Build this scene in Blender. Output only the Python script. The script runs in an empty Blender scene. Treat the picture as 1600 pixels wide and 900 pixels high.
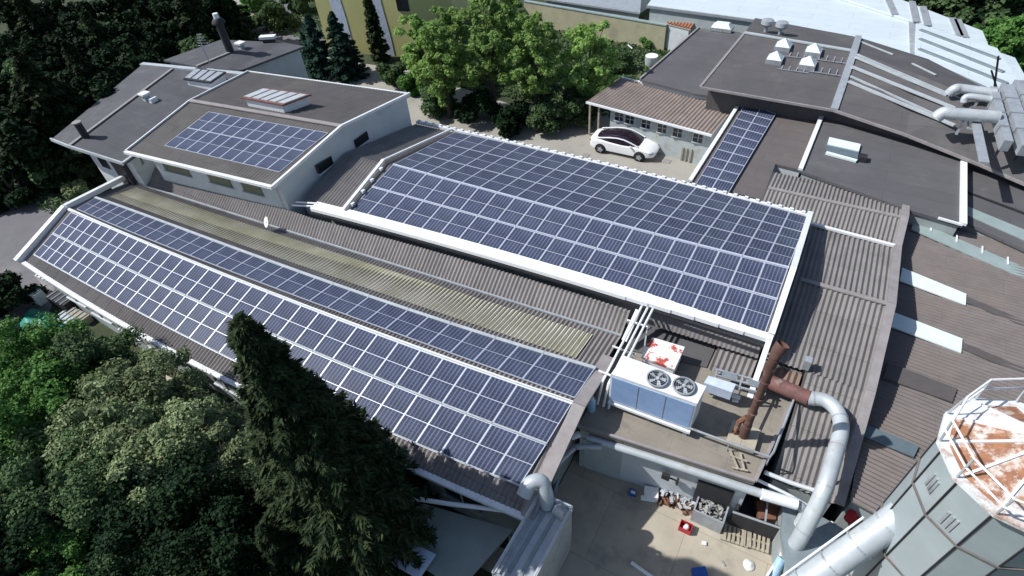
import bpy, math, random
import numpy as np
from mathutils import Vector, Matrix
random.seed(7); np.random.seed(7)
scene=bpy.context.scene; COL=scene.collection
# ---------------- camera model (survey of the site from the photo: x runs along the long roofs, y across them)
F=900.; PIT=math.radians(44); ROL=math.radians(5.5); YAW=math.radians(-33.3); H=22.7
def _M():
    cp,sp=math.cos(PIT),math.sin(PIT)
    fw=np.array([0,cp,-sp]);rt=np.array([1.,0,0]);dn=np.cross(fw,rt)
    c,s=math.cos(ROL),math.sin(ROL)
    m=np.array([c*rt+s*dn,-s*rt+c*dn,fw])
    Z=np.array([[math.cos(YAW),math.sin(YAW),0],[-math.sin(YAW),math.cos(YAW),0],[0,0,1]])
    return m@Z.T
CM=_M()
def P(x,y,z=0.):
    d=CM.T@np.array([(x-800)/F,(y-450)/F,1.]); p=d*((z-H)/d[2]); return Vector((p[0],p[1],z))
def V(*a): return Vector(a)
cam=bpy.data.cameras.new('camera'); co=bpy.data.objects.new('camera',cam); COL.objects.link(co)
cam.sensor_width=36; cam.lens=F/1600*36; cam.clip_start=.1; cam.clip_end=2000
mt=Matrix((( *CM[0],),( *(-CM[1]),),( *(-CM[2]),))).transposed().to_4x4(); mt.translation=(0,0,H); co.matrix_world=mt
scene.camera=co
# ---------------- light
EL=math.radians(47); SD=Vector((.9,.43,0)).normalized()
w=bpy.data.worlds.new('World'); scene.world=w; w.use_nodes=True; nt=w.node_tree
bg=nt.nodes['Background']; sk=nt.nodes.new('ShaderNodeTexSky'); sk.sky_type='NISHITA'; sk.sun_disc=False
sk.sun_elevation=EL; sk.sun_rotation=math.atan2(-SD.x,-SD.y); sk.air_density=1.0; sk.dust_density=1.0
nt.links.new(sk.outputs[0],bg.inputs[0]); bg.inputs[1].default_value=.095
sl=bpy.data.lights.new('sun','SUN'); sl.energy=4.5; sl.angle=math.radians(.6); sl.color=(1,.985,.96)
so=bpy.data.objects.new('sun',sl); COL.objects.link(so)
so.rotation_euler=Vector((SD.x*math.cos(EL),SD.y*math.cos(EL),-math.sin(EL))).to_track_quat('-Z','Y').to_euler()
vs=scene.view_settings; vs.view_transform='Standard'; vs.look='None'; vs.exposure=0.25; vs.gamma=1; vs.use_curve_mapping=False
scene.render.engine='CYCLES'
# ---------------- materials
MATS={}
def mat(name,col,col2=None,rough=.8,metal=0.,scale=3.,bump=0.,spec=.4,stain=None,stain_scale=.5,stain_lo=.55,stain_hi=.7,streak=None,trans=0.,detail=6,rand=0.,brick=None):
    if name in MATS: return MATS[name]
    m=bpy.data.materials.new(name); m.use_nodes=True; n=m.node_tree.nodes; l=m.node_tree.links
    b=n['Principled BSDF']; b.inputs['Roughness'].default_value=rough; b.inputs['Metallic'].default_value=metal
    b.inputs['Specular IOR Level'].default_value=spec
    tc=n.new('ShaderNodeTexCoord'); src=tc.outputs['Object']
    if streak:
        mp=n.new('ShaderNodeMapping'); mp.inputs['Scale'].default_value=streak; l.new(src,mp.inputs[0]); src=mp.outputs[0]
    col2=col2 or tuple(c*.75 for c in col)
    no=n.new('ShaderNodeTexNoise'); no.inputs['Scale'].default_value=scale; no.inputs['Detail'].default_value=detail; no.inputs['Roughness'].default_value=.65
    l.new(src,no.inputs['Vector'])
    cr=n.new('ShaderNodeValToRGB'); cr.color_ramp.elements[0].position=.3; cr.color_ramp.elements[1].position=.7
    cr.color_ramp.elements[0].color=(*col2,1); cr.color_ramp.elements[1].color=(*col,1); l.new(no.outputs[0],cr.inputs[0])
    out=cr.outputs[0]
    if stain:
        n2=n.new('ShaderNodeTexNoise'); n2.inputs['Scale'].default_value=stain_scale; n2.inputs['Detail'].default_value=8; n2.inputs['Roughness'].default_value=.7
        l.new(tc.outputs['Object'],n2.inputs['Vector'])
        r2=n.new('ShaderNodeValToRGB'); r2.color_ramp.elements[0].position=stain_lo; r2.color_ramp.elements[1].position=stain_hi
        l.new(n2.outputs[0],r2.inputs[0]); mx=n.new('ShaderNodeMixRGB'); l.new(r2.outputs[0],mx.inputs[0]); l.new(out,mx.inputs[1]); mx.inputs[2].default_value=(*stain,1); out=mx.outputs[0]
    if rand:
        oi=n.new('ShaderNodeObjectInfo'); hs=n.new('ShaderNodeHueSaturation'); mr=n.new('ShaderNodeMapRange')
        mr.inputs[3].default_value=1-rand; mr.inputs[4].default_value=1+rand; l.new(oi.outputs['Random'],mr.inputs[0]); l.new(mr.outputs[0],hs.inputs['Value']); l.new(out,hs.inputs['Color']); out=hs.outputs[0]
    if brick:
        bw,bh,mo,va=brick; bt=n.new('ShaderNodeTexBrick'); l.new(tc.outputs['Object'],bt.inputs['Vector']); bt.inputs['Scale'].default_value=1.
        bt.inputs['Brick Width'].default_value=bw; bt.inputs['Row Height'].default_value=bh; bt.inputs['Mortar Size'].default_value=mo; bt.inputs['Mortar Smooth'].default_value=.3
        bt.inputs['Color1'].default_value=(1+va,1+va,1+va,1); bt.inputs['Color2'].default_value=(1-va,1-va,1-va,1); bt.inputs['Mortar'].default_value=(.62,.62,.62,1)
        ml=n.new('ShaderNodeMixRGB'); ml.blend_type='MULTIPLY'; ml.inputs[0].default_value=1; l.new(out,ml.inputs[1]); l.new(bt.outputs['Color'],ml.inputs[2]); out=ml.outputs[0]
    l.new(out,b.inputs['Base Color'])
    if bump:
        bp=n.new('ShaderNodeBump'); bp.inputs['Strength'].default_value=bump; bp.inputs['Distance'].default_value=.03
        n3=n.new('ShaderNodeTexNoise'); n3.inputs['Scale'].default_value=scale*6; l.new(tc.outputs['Object'],n3.inputs['Vector']); l.new(n3.outputs[0],bp.inputs['Height']); l.new(bp.outputs[0],b.inputs['Normal'])
    MATS[name]=m; return m
def leafmat(name,a,bc,tr=.25):
    m=bpy.data.materials.new(name); m.use_nodes=True; n=m.node_tree.nodes; l=m.node_tree.links
    b=n['Principled BSDF']; b.inputs['Roughness'].default_value=.7; b.inputs['Specular IOR Level'].default_value=.08
    g=n.new('ShaderNodeNewGeometry'); cr=n.new('ShaderNodeValToRGB'); cr.color_ramp.elements[0].color=(*a,1); cr.color_ramp.elements[1].color=(*bc,1)
    l.new(g.outputs['Random Per Island'],cr.inputs[0])
    oi=n.new('ShaderNodeObjectInfo'); hs=n.new('ShaderNodeHueSaturation'); mr=n.new('ShaderNodeMapRange'); mr.inputs[3].default_value=.8; mr.inputs[4].default_value=1.2
    l.new(oi.outputs['Random'],mr.inputs[0]); l.new(mr.outputs[0],hs.inputs['Value']); l.new(cr.outputs[0],hs.inputs['Color'])
    l.new(hs.outputs[0],b.inputs['Base Color'])
    t=n.new('ShaderNodeBsdfTranslucent'); l.new(hs.outputs[0],t.inputs[0]); mx=n.new('ShaderNodeMixShader'); mx.inputs[0].default_value=tr
    l.new(b.outputs[0],mx.inputs[1]); l.new(t.outputs[0],mx.inputs[2]); l.new(mx.outputs[0],n['Material Output'].inputs[0])
    MATS[name]=m; return m
def glassmat(name,ca,cb,line,nx,ny):
    m=bpy.data.materials.new(name); m.use_nodes=True; n=m.node_tree.nodes; l=m.node_tree.links
    b=n['Principled BSDF']; b.inputs['Roughness'].default_value=.3; b.inputs['Specular IOR Level'].default_value=.04
    uv=n.new('ShaderNodeUVMap'); sp=n.new('ShaderNodeSeparateXYZ'); l.new(uv.outputs[0],sp.inputs[0])
    def ln(o,k,wd):
        a=n.new('ShaderNodeMath');a.operation='MULTIPLY';a.inputs[1].default_value=k;l.new(o,a.inputs[0])
        f=n.new('ShaderNodeMath');f.operation='FRACT';l.new(a.outputs[0],f.inputs[0])
        s=n.new('ShaderNodeMath');s.operation='SUBTRACT';s.inputs[1].default_value=.5;l.new(f.outputs[0],s.inputs[0])
        ab=n.new('ShaderNodeMath');ab.operation='ABSOLUTE';l.new(s.outputs[0],ab.inputs[0])
        g=n.new('ShaderNodeMapRange');g.inputs[1].default_value=.5-wd*1.6;g.inputs[2].default_value=.5-wd*.4;l.new(ab.outputs[0],g.inputs[0]);return g.outputs[0]
    u=ln(sp.outputs[0],nx,.15); v=ln(sp.outputs[1],ny,.05)
    vm=n.new('ShaderNodeMath');vm.operation='MULTIPLY';vm.inputs[1].default_value=.5;l.new(v,vm.inputs[0])
    mxx=n.new('ShaderNodeMath');mxx.operation='MAXIMUM';l.new(u,mxx.inputs[0]);l.new(vm.outputs[0],mxx.inputs[1])
    oi=n.new('ShaderNodeObjectInfo'); mc=n.new('ShaderNodeMixRGB'); mc.inputs[1].default_value=(*ca,1); mc.inputs[2].default_value=(*cb,1); l.new(oi.outputs['Random'],mc.inputs[0])
    tc=n.new('ShaderNodeTexCoord'); no=n.new('ShaderNodeTexNoise'); no.inputs['Scale'].default_value=1.3; l.new(tc.outputs['Object'],no.inputs['Vector'])
    ml=n.new('ShaderNodeMixRGB'); l.new(mxx.outputs[0],ml.inputs[0]); l.new(mc.outputs[0],ml.inputs[1]); ml.inputs[2].default_value=(*line,1)
    hs=n.new('ShaderNodeHueSaturation'); mr=n.new('ShaderNodeMapRange'); mr.inputs[3].default_value=.55; mr.inputs[4].default_value=1.5; l.new(no.outputs[0],mr.inputs[0]); l.new(mr.outputs[0],hs.inputs['Value']); l.new(ml.outputs[0],hs.inputs['Color'])
    l.new(hs.outputs[0],b.inputs['Base Color'])
    MATS[name]=m; return m
# ---------------- mesh builder
SEP={'panel_rail','verge_trim','ridge_cap','gutter','edge_trim','foot','post','leg','support','bracket','gearbox','seam','panel','joint_ring','band','pale_strip','cross_flashing','rib','flange','dark_strip','glazing_bar','bearer','strap','rail_post','ring_seam','tube','frame_bar','valve','blade','board','roof_rib','element','eave_trim','vertical_seam','post'}
class MB:
    def __init__(s): s.v=[]; s.f=[]
    def add(s,vs,fs):
        k=len(s.v); s.v+= [tuple(v) for v in vs]; s.f+=[tuple(i+k for i in f) for f in fs]; return s
    def quad(s,a,b,c,d): return s.add([a,b,c,d],[(0,1,2,3)])
    def prism(s,pts,dz,top=True):       # pts: list of 3D points (the top outline), extruded down by dz
        n=len(pts); lo=[V(p[0],p[1],p[2]-dz) for p in pts]
        # orientation
        a=sum(pts[i][0]*pts[(i+1)%n][1]-pts[(i+1)%n][0]*pts[i][1] for i in range(n))
        if a<0: pts=pts[::-1]; lo=lo[::-1]
        return s.add(list(pts)+lo,[tuple(range(n)),tuple(range(2*n-1,n-1,-1))]+[(i,i+n,(i+1)%n+n,(i+1)%n) for i in range(n)])
    def wall(s,pts,z0=0.,closed=True,cap=True):  # vertical strip below outline
        n=len(pts)
        a=sum(pts[i][0]*pts[(i+1)%n][1]-pts[(i+1)%n][0]*pts[i][1] for i in range(n))
        if a<0: pts=pts[::-1]
        fs=[(i,i+n,(i+1)%n+n,(i+1)%n) for i in range(n)]
        if cap: fs.append(tuple(range(n)))
        return s.add(list(pts)+[V(p[0],p[1],z0) for p in pts],fs)
    def box(s,c,sz,rz=0.,mtx=None):
        x,y,z=sz[0]/2,sz[1]/2,sz[2]/2
        R=Matrix.Rotation(rz,3,'Z') if mtx is None else mtx
        vs=[Vector(c)+R@V(a*x,b*y,d*z) for a in(-1,1) for b in(-1,1) for d in(-1,1)]
        return s.add(vs,[(0,1,3,2),(4,6,7,5),(0,4,5,1),(2,3,7,6),(0,2,6,4),(1,5,7,3)])
    def bar(s,a,b,w,h=None):            # rectangular bar from a to b, top face up
        a=Vector(a);b=Vector(b);h=h or w;d=(b-a).normalized();sd=d.cross(V(0,0,1))
        if sd.length<1e-3: sd=V(1,0,0)
        sd.normalize();up=sd.cross(d)
        vs=[p+sd*i*w/2+up*j*h/2 for p in(a,b) for i,j in((-1,-1),(1,-1),(1,1),(-1,1))]
        return s.add(vs,[(0,1,2,3),(7,6,5,4),(0,4,5,1),(1,5,6,2),(2,6,7,3),(3,7,4,0)])
    def tube(s,path,r,n=10,cap=True):
        path=[Vector(p) for p in path]; rs=r if isinstance(r,(list,tuple)) else [r]*len(path)
        k=len(s.v); u=None; vs=[]; fs=[]
        for i,p in enumerate(path):
            d=((path[min(i+1,len(path)-1)]-p).normalized()+(p-path[max(i-1,0)]).normalized()) if 0<i<len(path)-1 else (path[1]-path[0] if i==0 else path[-1]-path[-2])
            d.normalize()
            if u is None: u=d.cross(V(0,0,1)) if abs(d.z)<.95 else d.cross(V(1,0,0))
            u=(u-d*u.dot(d)).normalized(); w2=d.cross(u)
            for j in range(n):
                a=2*math.pi*j/n; vs.append(p+(u*math.cos(a)+w2*math.sin(a))*rs[i])
        for i in range(len(path)-1):
            for j in range(n): fs.append((i*n+j,i*n+(j+1)%n,(i+1)*n+(j+1)%n,(i+1)*n+j))
        if cap: fs.append(tuple(range(n))[::-1]); fs.append(tuple(range((len(path)-1)*n,len(path)*n)))
        return s.add(vs,fs)
    def disc(s,c,r,h,n=24,r2=None): return s.tube([c,Vector(c)+V(0,0,h)],[r,r if r2 is None else r2],n)
    def build(s,name,m,parent=None,smooth=False,off=None):
        if parent and name in SEP:
            gr=s.groups()
            if 1<len(gr)<=60:
                for g in gr: o=g._build(name,m,parent,smooth,off)
                return o
        return s._build(name,m,parent,smooth,off)
    def groups(s):
        n=len(s.v); par=list(range(n))
        def fd(i):
            while par[i]!=i: par[i]=par[par[i]]; i=par[i]
            return i
        for f in s.f:
            for i in f[1:]: par[fd(i)]=fd(f[0])
        isl={}
        for i in range(n): isl.setdefault(fd(i),[]).append(i)
        bs=[]
        for k,ix in isl.items():
            pts=[s.v[i] for i in ix]; bs.append(([min(p[a] for p in pts)-.03 for a in range(3)],[max(p[a] for p in pts)+.03 for a in range(3)],k))
        pr=list(range(len(bs)))
        def f2(i):
            while pr[i]!=i: i=pr[i]
            return i
        for i in range(len(bs)):
            for j in range(i):
                if all(bs[i][0][a]<=bs[j][1][a] and bs[j][0][a]<=bs[i][1][a] for a in range(3)): pr[f2(i)]=f2(j)
        root={bs[i][2]:f2(i) for i in range(len(bs))}; out={}
        for f in s.f:
            g=out.setdefault(root[fd(f[0])],(MB(),{})); mb,mp=g; q=[]
            for i in f:
                if i not in mp: mp[i]=len(mb.v); mb.v.append(s.v[i])
                q.append(mp[i])
            mb.f.append(tuple(q))
        return [g[0] for g in out.values()]
    def _build(s,name,m,parent=None,smooth=False,off=None):
        me=bpy.data.meshes.new(name)
        if parent: o0=Vector(parent.get('org',(0,0,0)))
        else:
            lo=[min(v[i] for v in s.v) for i in range(3)]; hi=[max(v[i] for v in s.v) for i in range(3)]
            o0=V((lo[0]+hi[0])/2,(lo[1]+hi[1])/2,lo[2])
        me.from_pydata([(v[0]-o0[0],v[1]-o0[1],v[2]-o0[2]) for v in s.v],[],s.f); me.materials.append(m)
        if smooth:
            for p in me.polygons: p.use_smooth=True
            me.set_sharp_from_angle(angle=math.radians(40))
        me.validate(); me.update()
        o=bpy.data.objects.new(name,me); COL.objects.link(o)
        if parent:
            o.parent=parent; o['org']=list(o0)
        else: o.location=o0; o['org']=list(o0)
        return o
def tag(o,label,cat,group=None):
    o['label']=label; o['category']=cat
    if group: o['group']=group
    return o
def thing(name,label,cat,loc,group=None):
    o=bpy.data.objects.new(name,None); COL.objects.link(o); o.empty_display_size=.3
    if len(label.split())>16: print('LONG',label)
    o.location=loc; o['org']=list(loc); return tag(o,label,cat,group)
def struct(name,mb,m,kind='structure'):
    o=mb.build(name,m); o['kind']=kind; return o
def rail(pts,z,deg=2,x0=None,x1=None):
    zs=z if isinstance(z,(list,tuple)) else [z]*len(pts)
    w=[P(p[0],p[1],q) for p,q in zip(pts,zs)]
    xs=[p.x for p in w]; deg=min(deg,len(w)-1)
    c=np.polyfit(xs,[p.y for p in w],deg); cz=np.polyfit(xs,zs,min(deg,1) if len(set(zs))>1 else 0)
    a=xs[0] if x0 is None else x0; b=xs[-1] if x1 is None else x1
    def f(t,dz=0.,dy=0.):
        x=a+(b-a)*t; return V(x,float(np.polyval(c,x))+dy,float(np.polyval(cz,x))+dz)
    f.c=c; return f
def irail(pts,z,n,deg=3):
    w=[(p[0]/n,P(p[1],p[2],z)) for p in pts]; ts=[t for t,_ in w]
    cx=np.polyfit(ts,[p.x for _,p in w],deg); cy=np.polyfit(ts,[p.y for _,p in w],deg)
    return lambda t,dz=0.: V(float(np.polyval(cx,t)),float(np.polyval(cy,t)),z+dz)
def corr(mb,fa,fb,pitch=.2,amp=.033,L=None,nv=1,step=6,t0=0,t1=1,dz=0.):
    """corrugated sheet between two rails fa(t), fb(t), waves running from a to b"""
    L=L or (fa(t1)-fa(t0)).length; n=int(L/pitch)*step; vs=[]; fs=[]
    for i in range(n+1):
        t=t0+(t1-t0)*i/n; a=fa(t); b=fb(t); h=amp*math.cos(2*math.pi*i/step)+dz
        for j in range(nv+1):
            q=a.lerp(b,j/nv); vs.append(V(q.x,q.y,q.z+h))
    for i in range(n):
        for j in range(nv):
            k=i*(nv+1)+j; fs.append((k,k+1,k+nv+2,k+nv+1))
    mb.add(vs,fs); return mb
def lin(a,b): return lambda t: Vector(a).lerp(Vector(b),t)
def flat(mb,pts): return mb.add(pts,[tuple(range(len(pts)))])
NUM='first second third fourth fifth sixth seventh eighth ninth tenth eleventh twelfth thirteenth fourteenth fifteenth sixteenth seventeenth eighteenth nineteenth twentieth twenty-first twenty-second twenty-third twenty-fourth twenty-fifth twenty-sixth twenty-seventh twenty-eighth twenty-ninth thirtieth thirty-first thirty-second'.split()
# ---------------- material palette
M=dict(
 roofcor=mat('fibre_cement_brown',(.235,.217,.212),(.17,.158,.155),rough=.85,scale=1.2,stain=(.125,.12,.115),stain_scale=.6,brick=(1.0,1.75,.015,.07)),
 roofcor2=mat('fibre_cement_grey',(.222,.208,.202),(.17,.16,.156),rough=.85,scale=1.2,stain=(.14,.135,.13),stain_scale=.35,brick=(1.0,1.75,.015,.06)),
 roofred=mat('fibre_cement_reddish',(.24,.165,.13),(.17,.12,.1),rough=.85,scale=2),
 roofbig=mat('fibre_cement_right',(.178,.155,.147),(.14,.122,.116),rough=.85,scale=1.5,stain=(.17,.14,.12),stain_scale=.4,stain_lo=.5,stain_hi=.8,brick=(4.5,1.0,.006,.03)),
 darkroof=mat('dark_membrane',(.105,.1,.102),(.08,.077,.08),rough=.75,scale=.6,stain=(.125,.118,.112),stain_scale=.25,brick=(7.,1.0,.012,.05)),
 brownroof=mat('brown_membrane',(.13,.115,.112),(.105,.094,.092),rough=.8,scale=.5,stain=(.16,.13,.11),stain_scale=.3,brick=(7.,1.0,.01,.04)),
 greyroof=mat('grey_membrane',(.115,.112,.118),(.09,.088,.092),rough=.7,scale=.4,stain=(.15,.145,.135),stain_scale=.3,brick=(7.,1.0,.012,.05)),
 slate=mat('house_roof_sheet',(.085,.085,.096),(.065,.065,.074),rough=.7,scale=.8,stain=(.11,.11,.112),stain_scale=.4,brick=(4.,.8,.012,.05)),
 house=mat('house_roof_brown',(.112,.105,.102),(.085,.08,.078),rough=.8,scale=.8,stain=(.14,.13,.12),stain_scale=.35,brick=(1.,1.7,.014,.05)),
 trans=mat('translucent_sheet',(.66,.63,.5),(.46,.44,.3),rough=.5,scale=.8,stain=(.36,.34,.2),stain_scale=.35,stain_lo=.45,stain_hi=.7),
 white=mat('white_sheet_metal',(.78,.8,.82),(.66,.68,.7),rough=.45,scale=2),
 whitebright=mat('white_flashing',(.86,.88,.88),(.8,.82,.83),rough=.5,scale=1),
 alu=mat('aluminium_frame',(.56,.59,.68),(.48,.51,.6),rough=.4,metal=.15,scale=8),
 gal=mat('galvanised_metal',(.46,.49,.52),(.34,.37,.4),rough=.45,metal=.35,scale=3,stain=(.25,.25,.26),stain_scale=1.2),
 galdark=mat('dull_galvanised',(.28,.33,.35),(.2,.24,.26),rough=.5,metal=.3,scale=2),
 duct=mat('pale_duct_metal',(.52,.56,.58),(.4,.435,.46),rough=.45,metal=.2,scale=1.5,stain=(.4,.4,.38),stain_scale=2),
 flash=mat('grey_flashing',(.3,.28,.28),(.22,.2,.2),rough=.7,scale=2),
 dark=mat('dark_metal',(.03,.03,.035),(.02,.02,.024),rough=.6),
 black=mat('black_rubber',(.015,.015,.017),rough=.7),
 wallp=mat('pale_plaster',(.56,.6,.62),(.47,.51,.54),rough=.9,scale=.6,bump=.1,stain=(.38,.4,.4),stain_scale=.5),
 wallg=mat('grey_plaster',(.33,.36,.36),(.24,.27,.27),rough=.9,scale=.6,bump=.1,stain=(.17,.17,.15),stain_scale=.5),
 wallb=mat('bluish_render',(.42,.47,.48),(.34,.38,.39),rough=.9,scale=1,stain=(.33,.3,.22),stain_scale=.8),
 beige=mat('deck_screed',(.27,.24,.2),(.21,.19,.16),rough=.9,scale=.9,bump=.15,stain=(.14,.13,.115),stain_scale=.7,brick=(2.,1.,.006,.03)),
 conc=mat('yard_concrete',(.43,.385,.305),(.33,.295,.235),rough=.9,scale=.9,bump=.1,stain=(.2,.185,.16),stain_scale=.6,stain_lo=.52,stain_hi=.75,brick=(3.,3.,.012,.04)),
 road=mat('road_concrete',(.34,.325,.285),(.28,.27,.235),rough=.9,scale=.5,bump=.1,stain=(.22,.21,.18),stain_scale=.3),
 asph=mat('drive_asphalt',(.155,.15,.16),(.125,.12,.13),rough=.9,scale=.8,bump=.15,stain=(.19,.18,.18),stain_scale=.3),
 soil=mat('soil_and_grass',(.05,.07,.03),(.03,.035,.018),rough=1,scale=1.5,bump=.3,stain=(.09,.08,.05),stain_scale=.4),
 garden=mat('garden_ground',(.14,.135,.085),(.06,.09,.035),rough=1,scale=2,bump=.3,stain=(.22,.19,.13),stain_scale=.8),
 win=mat('window_dark',(.02,.025,.03),(.012,.015,.02),rough=.15,spec=.7),
 winb=mat('window_blind',(.16,.17,.12),(.12,.13,.09),rough=.3),
 seamm=mat('seam_rusting',(.2,.17,.15),(.1,.1,.1),rough=.8,scale=2,stain=(.28,.13,.08),stain_scale=2.5),
 rustd=mat('dark_rust',(.13,.065,.05),(.07,.04,.035),rough=.85,scale=3,stain=(.3,.2,.18),stain_scale=2),
 rust=mat('rust',(.23,.105,.06),(.11,.055,.04),rough=.85,scale=3,stain=(.35,.27,.24),stain_scale=2.5),
 rustred=mat('red_brown_pipe',(.22,.1,.085),(.1,.055,.05),rough=.7,scale=2.5,stain=(.3,.22,.2),stain_scale=3),
 blue=mat('blue_coil',(.27,.4,.62),(.22,.33,.54),rough=.5,scale=3),
 bluep=mat('blue_plastic',(.03,.1,.4),(.02,.07,.3),rough=.4),
 skyblue=mat('light_blue_paint',(.35,.55,.75),rough=.4),
 red=mat('red_plastic',(.5,.03,.04),(.35,.02,.03),rough=.4),
 wood=mat('weathered_wood',(.42,.38,.3),(.26,.23,.17),rough=.9,scale=4),
 tile=mat('terracotta',(.4,.17,.1),(.27,.11,.07),rough=.85,scale=3),
 ochre=mat('ochre_plaster',(.42,.4,.27),(.33,.31,.21),rough=.9,scale=1,stain=(.25,.24,.18),stain_scale=.6),
 tan=mat('tan_roof_sheet',(.3,.25,.22),(.2,.165,.15),rough=.85,scale=1,stain=(.14,.12,.12),stain_scale=.5),
 yellow=mat('yellow_render',(.55,.53,.24),(.5,.48,.2),rough=.9,scale=.5),
 paleblue=mat('pale_blue_band',(.6,.68,.82),rough=.8),
 whiteroof=mat('white_roof_sheet',(.6,.67,.7),(.53,.6,.64),rough=.35,scale=.4,stain=(.46,.54,.6),stain_scale=.2,brick=(6.,1.2,.012,.03)),
 whiteclean=mat('white_paint',(.82,.83,.84),rough=.4),
 teal=mat('wired_glass_strip',(.29,.36,.355),(.24,.3,.295),rough=.3,scale=2),
 glassgrey=mat('grey_glazing',(.13,.17,.19),(.1,.13,.15),rough=.25),
 skyl=mat('skylight_sheet',(.72,.8,.8),(.62,.7,.7),rough=.4,scale=2),
 darkst=mat('dark_sheet',(.1,.09,.09),(.08,.072,.072),rough=.8),
 silo=mat('silo_steel',(.42,.48,.5),(.34,.4,.415),rough=.5,metal=.25,scale=.8,stain=(.38,.42,.42),stain_scale=.6),
 silotop=mat('silo_top_paint',(.72,.76,.78),(.6,.64,.66),rough=.5,scale=2,stain=(.4,.22,.13),stain_scale=1.6,stain_lo=.52,stain_hi=.66),
 silorust=mat('silo_top_rust',(.36,.17,.09),(.2,.09,.055),rough=.85,scale=4,stain=(.66,.64,.6),stain_scale=2.2,stain_lo=.5,stain_hi=.64),
 redwhite=mat('peeling_white_on_red',(.84,.82,.8),(.76,.74,.72),rough=.6,scale=2,stain=(.45,.08,.06),stain_scale=1.6,stain_lo=.5,stain_hi=.54),
 canopy=mat('canopy_sheet',(.3,.34,.31),(.22,.26,.24),rough=.7,scale=.6,stain=(.26,.24,.18),stain_scale=.35),
 tarp=mat('green_tarp',(.03,.28,.2),(.02,.2,.15),rough=.5,scale=3,bump=.4),
 bark=mat('bark',(.1,.08,.06),(.06,.05,.04),rough=1,scale=6,bump=.5),
 carw=mat('car_white_paint',(.82,.83,.85),(.81,.82,.84),rough=.2,spec=.6),
 card=mat('car_dark_glass',(.02,.012,.022),(.018,.011,.02),rough=.08,spec=.8),
 scrap=mat('metal_scrap',(.5,.5,.48),(.08,.08,.08),rough=.6,scale=9),
)
GL=glassmat('solar_cells_blue',(.038,.048,.092),(.046,.06,.104),(.12,.135,.18),6,12)
GG=glassmat('solar_cells_far_slope',(.037,.046,.084),(.045,.06,.094),(.11,.125,.175),6,12)  # same cells on the far slope; that slope's shading is put into the colour
LF=dict(
 bright=leafmat('leaves_bright',(.17,.29,.07),(.36,.52,.18),.5),
 fresh=leafmat('leaves_fresh',(.045,.13,.025),(.13,.25,.07)),
 pale=leafmat('leaves_pale',(.12,.17,.07),(.28,.33,.18)),
 mid=leafmat('leaves_mid',(.045,.09,.035),(.12,.18,.08)),
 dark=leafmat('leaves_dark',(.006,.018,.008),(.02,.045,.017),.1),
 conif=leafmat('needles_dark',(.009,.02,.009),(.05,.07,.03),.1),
 blueg=leafmat('needles_bluegreen',(.02,.05,.035),(.04,.09,.06),.1),
 grass=leafmat('grass_blades',(.05,.1,.02),(.12,.18,.05)),
)
# ================= GROUND
def sheet(name,pts,z,m,kind='structure'):
    mb=MB(); flat(mb,[V(p[0],p[1],z) for p in pts]); o=struct(name,mb,m,kind); return o
g=MB(); S=400; n=40
for i in range(n+1):
    for j in range(n+1): g.v.append((-S+2*S*i/n,-S+2*S*j/n+60,0))
for i in range(n):
    for j in range(n):
        k=i*(n+1)+j; g.f.append((k,k+n+1,k+n+2,k+1))
struct('ground',g,M['soil'])
sheet('road',[(-36,27.5),(-21,27.3),(-5.5,27.3),(-5.5,40),(-15,41),(-19,40.5),(-24,39),(-30,40.2),(-36,41.5),(-44,41),(-58,43),(-60,47),(-75,58),(-78,54),(-66,42),(-50,37),(-37,36)],.006,M['road'])
sheet('yard',[(-5.3,3),(5,3),(8,13),(2,13),(-5.3,12)],.006,M['conc'])
sheet('driveway',[(-60,-4),(-37,-4),(-36,5.6),(-37.6,7),(-39.8,14),(-41.5,20),(-46,19),(-52,14),(-56,11)],.006,M['asph'])
sheet('back_driveway',[(-62,36),(-46,37),(-43,45),(-62,52),(-80,60),(-84,54)],.005,M['asph'])
sheet('garden_plot',[(-21,41.5),(-13,41),(-12,50.5),(-20,51)],.006,M['garden'])
sheet('slab',[(-16.9,41.8),(-13,41.2),(-12.6,46),(-16.6,45.4)],.012,M['conc'])
sheet('path',[(-36,4.9),(-5.5,5.9),(-5.5,6.9),(-36,6.0)],.012,M['conc'])
# ================= NEAR HALL (long array roof)
eave=rail([(35,410),(200,508),(300,567),(390,614),(600,714),(700,758),(805,800)],3.1,2,-37.3,-5.1)
fold=rail([(112,330),(236,383.5),(350,429),(471,476.5),(560,511),(696,562),(810,603),(892,627)],4.5,2,-37.0,-5.0)
vall=rail([(210,286),(330,324),(400,347),(500,378),(900,503),(965,525)],3.6,2,-37.9,-5.1)
top_=rail([(150,307),(280,358),(400,398),(500,431),(700,506),(851,553.6),(927.5,577)],4.2,2,-37.3,-5.0)
H1=thing('factory_hall','long near factory hall with brown corrugated roof under three rows of solar panels','factory hall',(-21,11,0))
N=12
def outline(fs_rev):  # helper sample
    return fs_rev
mb=MB(); ins=.35
pts=[eave(i/N,-.12,ins) for i in range(N+1)]
pts=[V(min(max(p.x,-37.0),-5.35),p.y,p.z) for p in pts]
gR=[V(-5.35,vall(1).y,3.45)]; gR.insert(0,V(-5.35,fold(1).y,4.35))
gL=[V(-37.2,vall(0).y,3.45),V(-37.0,fold(0).y,4.35)]
mb.wall(pts+gR+[vall(i/N,-.15) for i in range(N-1,0,-1)]+gL,cap=False)
mb.build('wall',M['wallg'],H1)
mb=MB(); corr(mb,eave,fold,.2,.038,32.2); 
ro=mb.build('roof_slope',M['roofcor'],H1,True)
mb=MB(); corr(mb,fold,vall,.2,.038,32.2); mb.build('roof_slope',M['roofcor'],H1,True)
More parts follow.
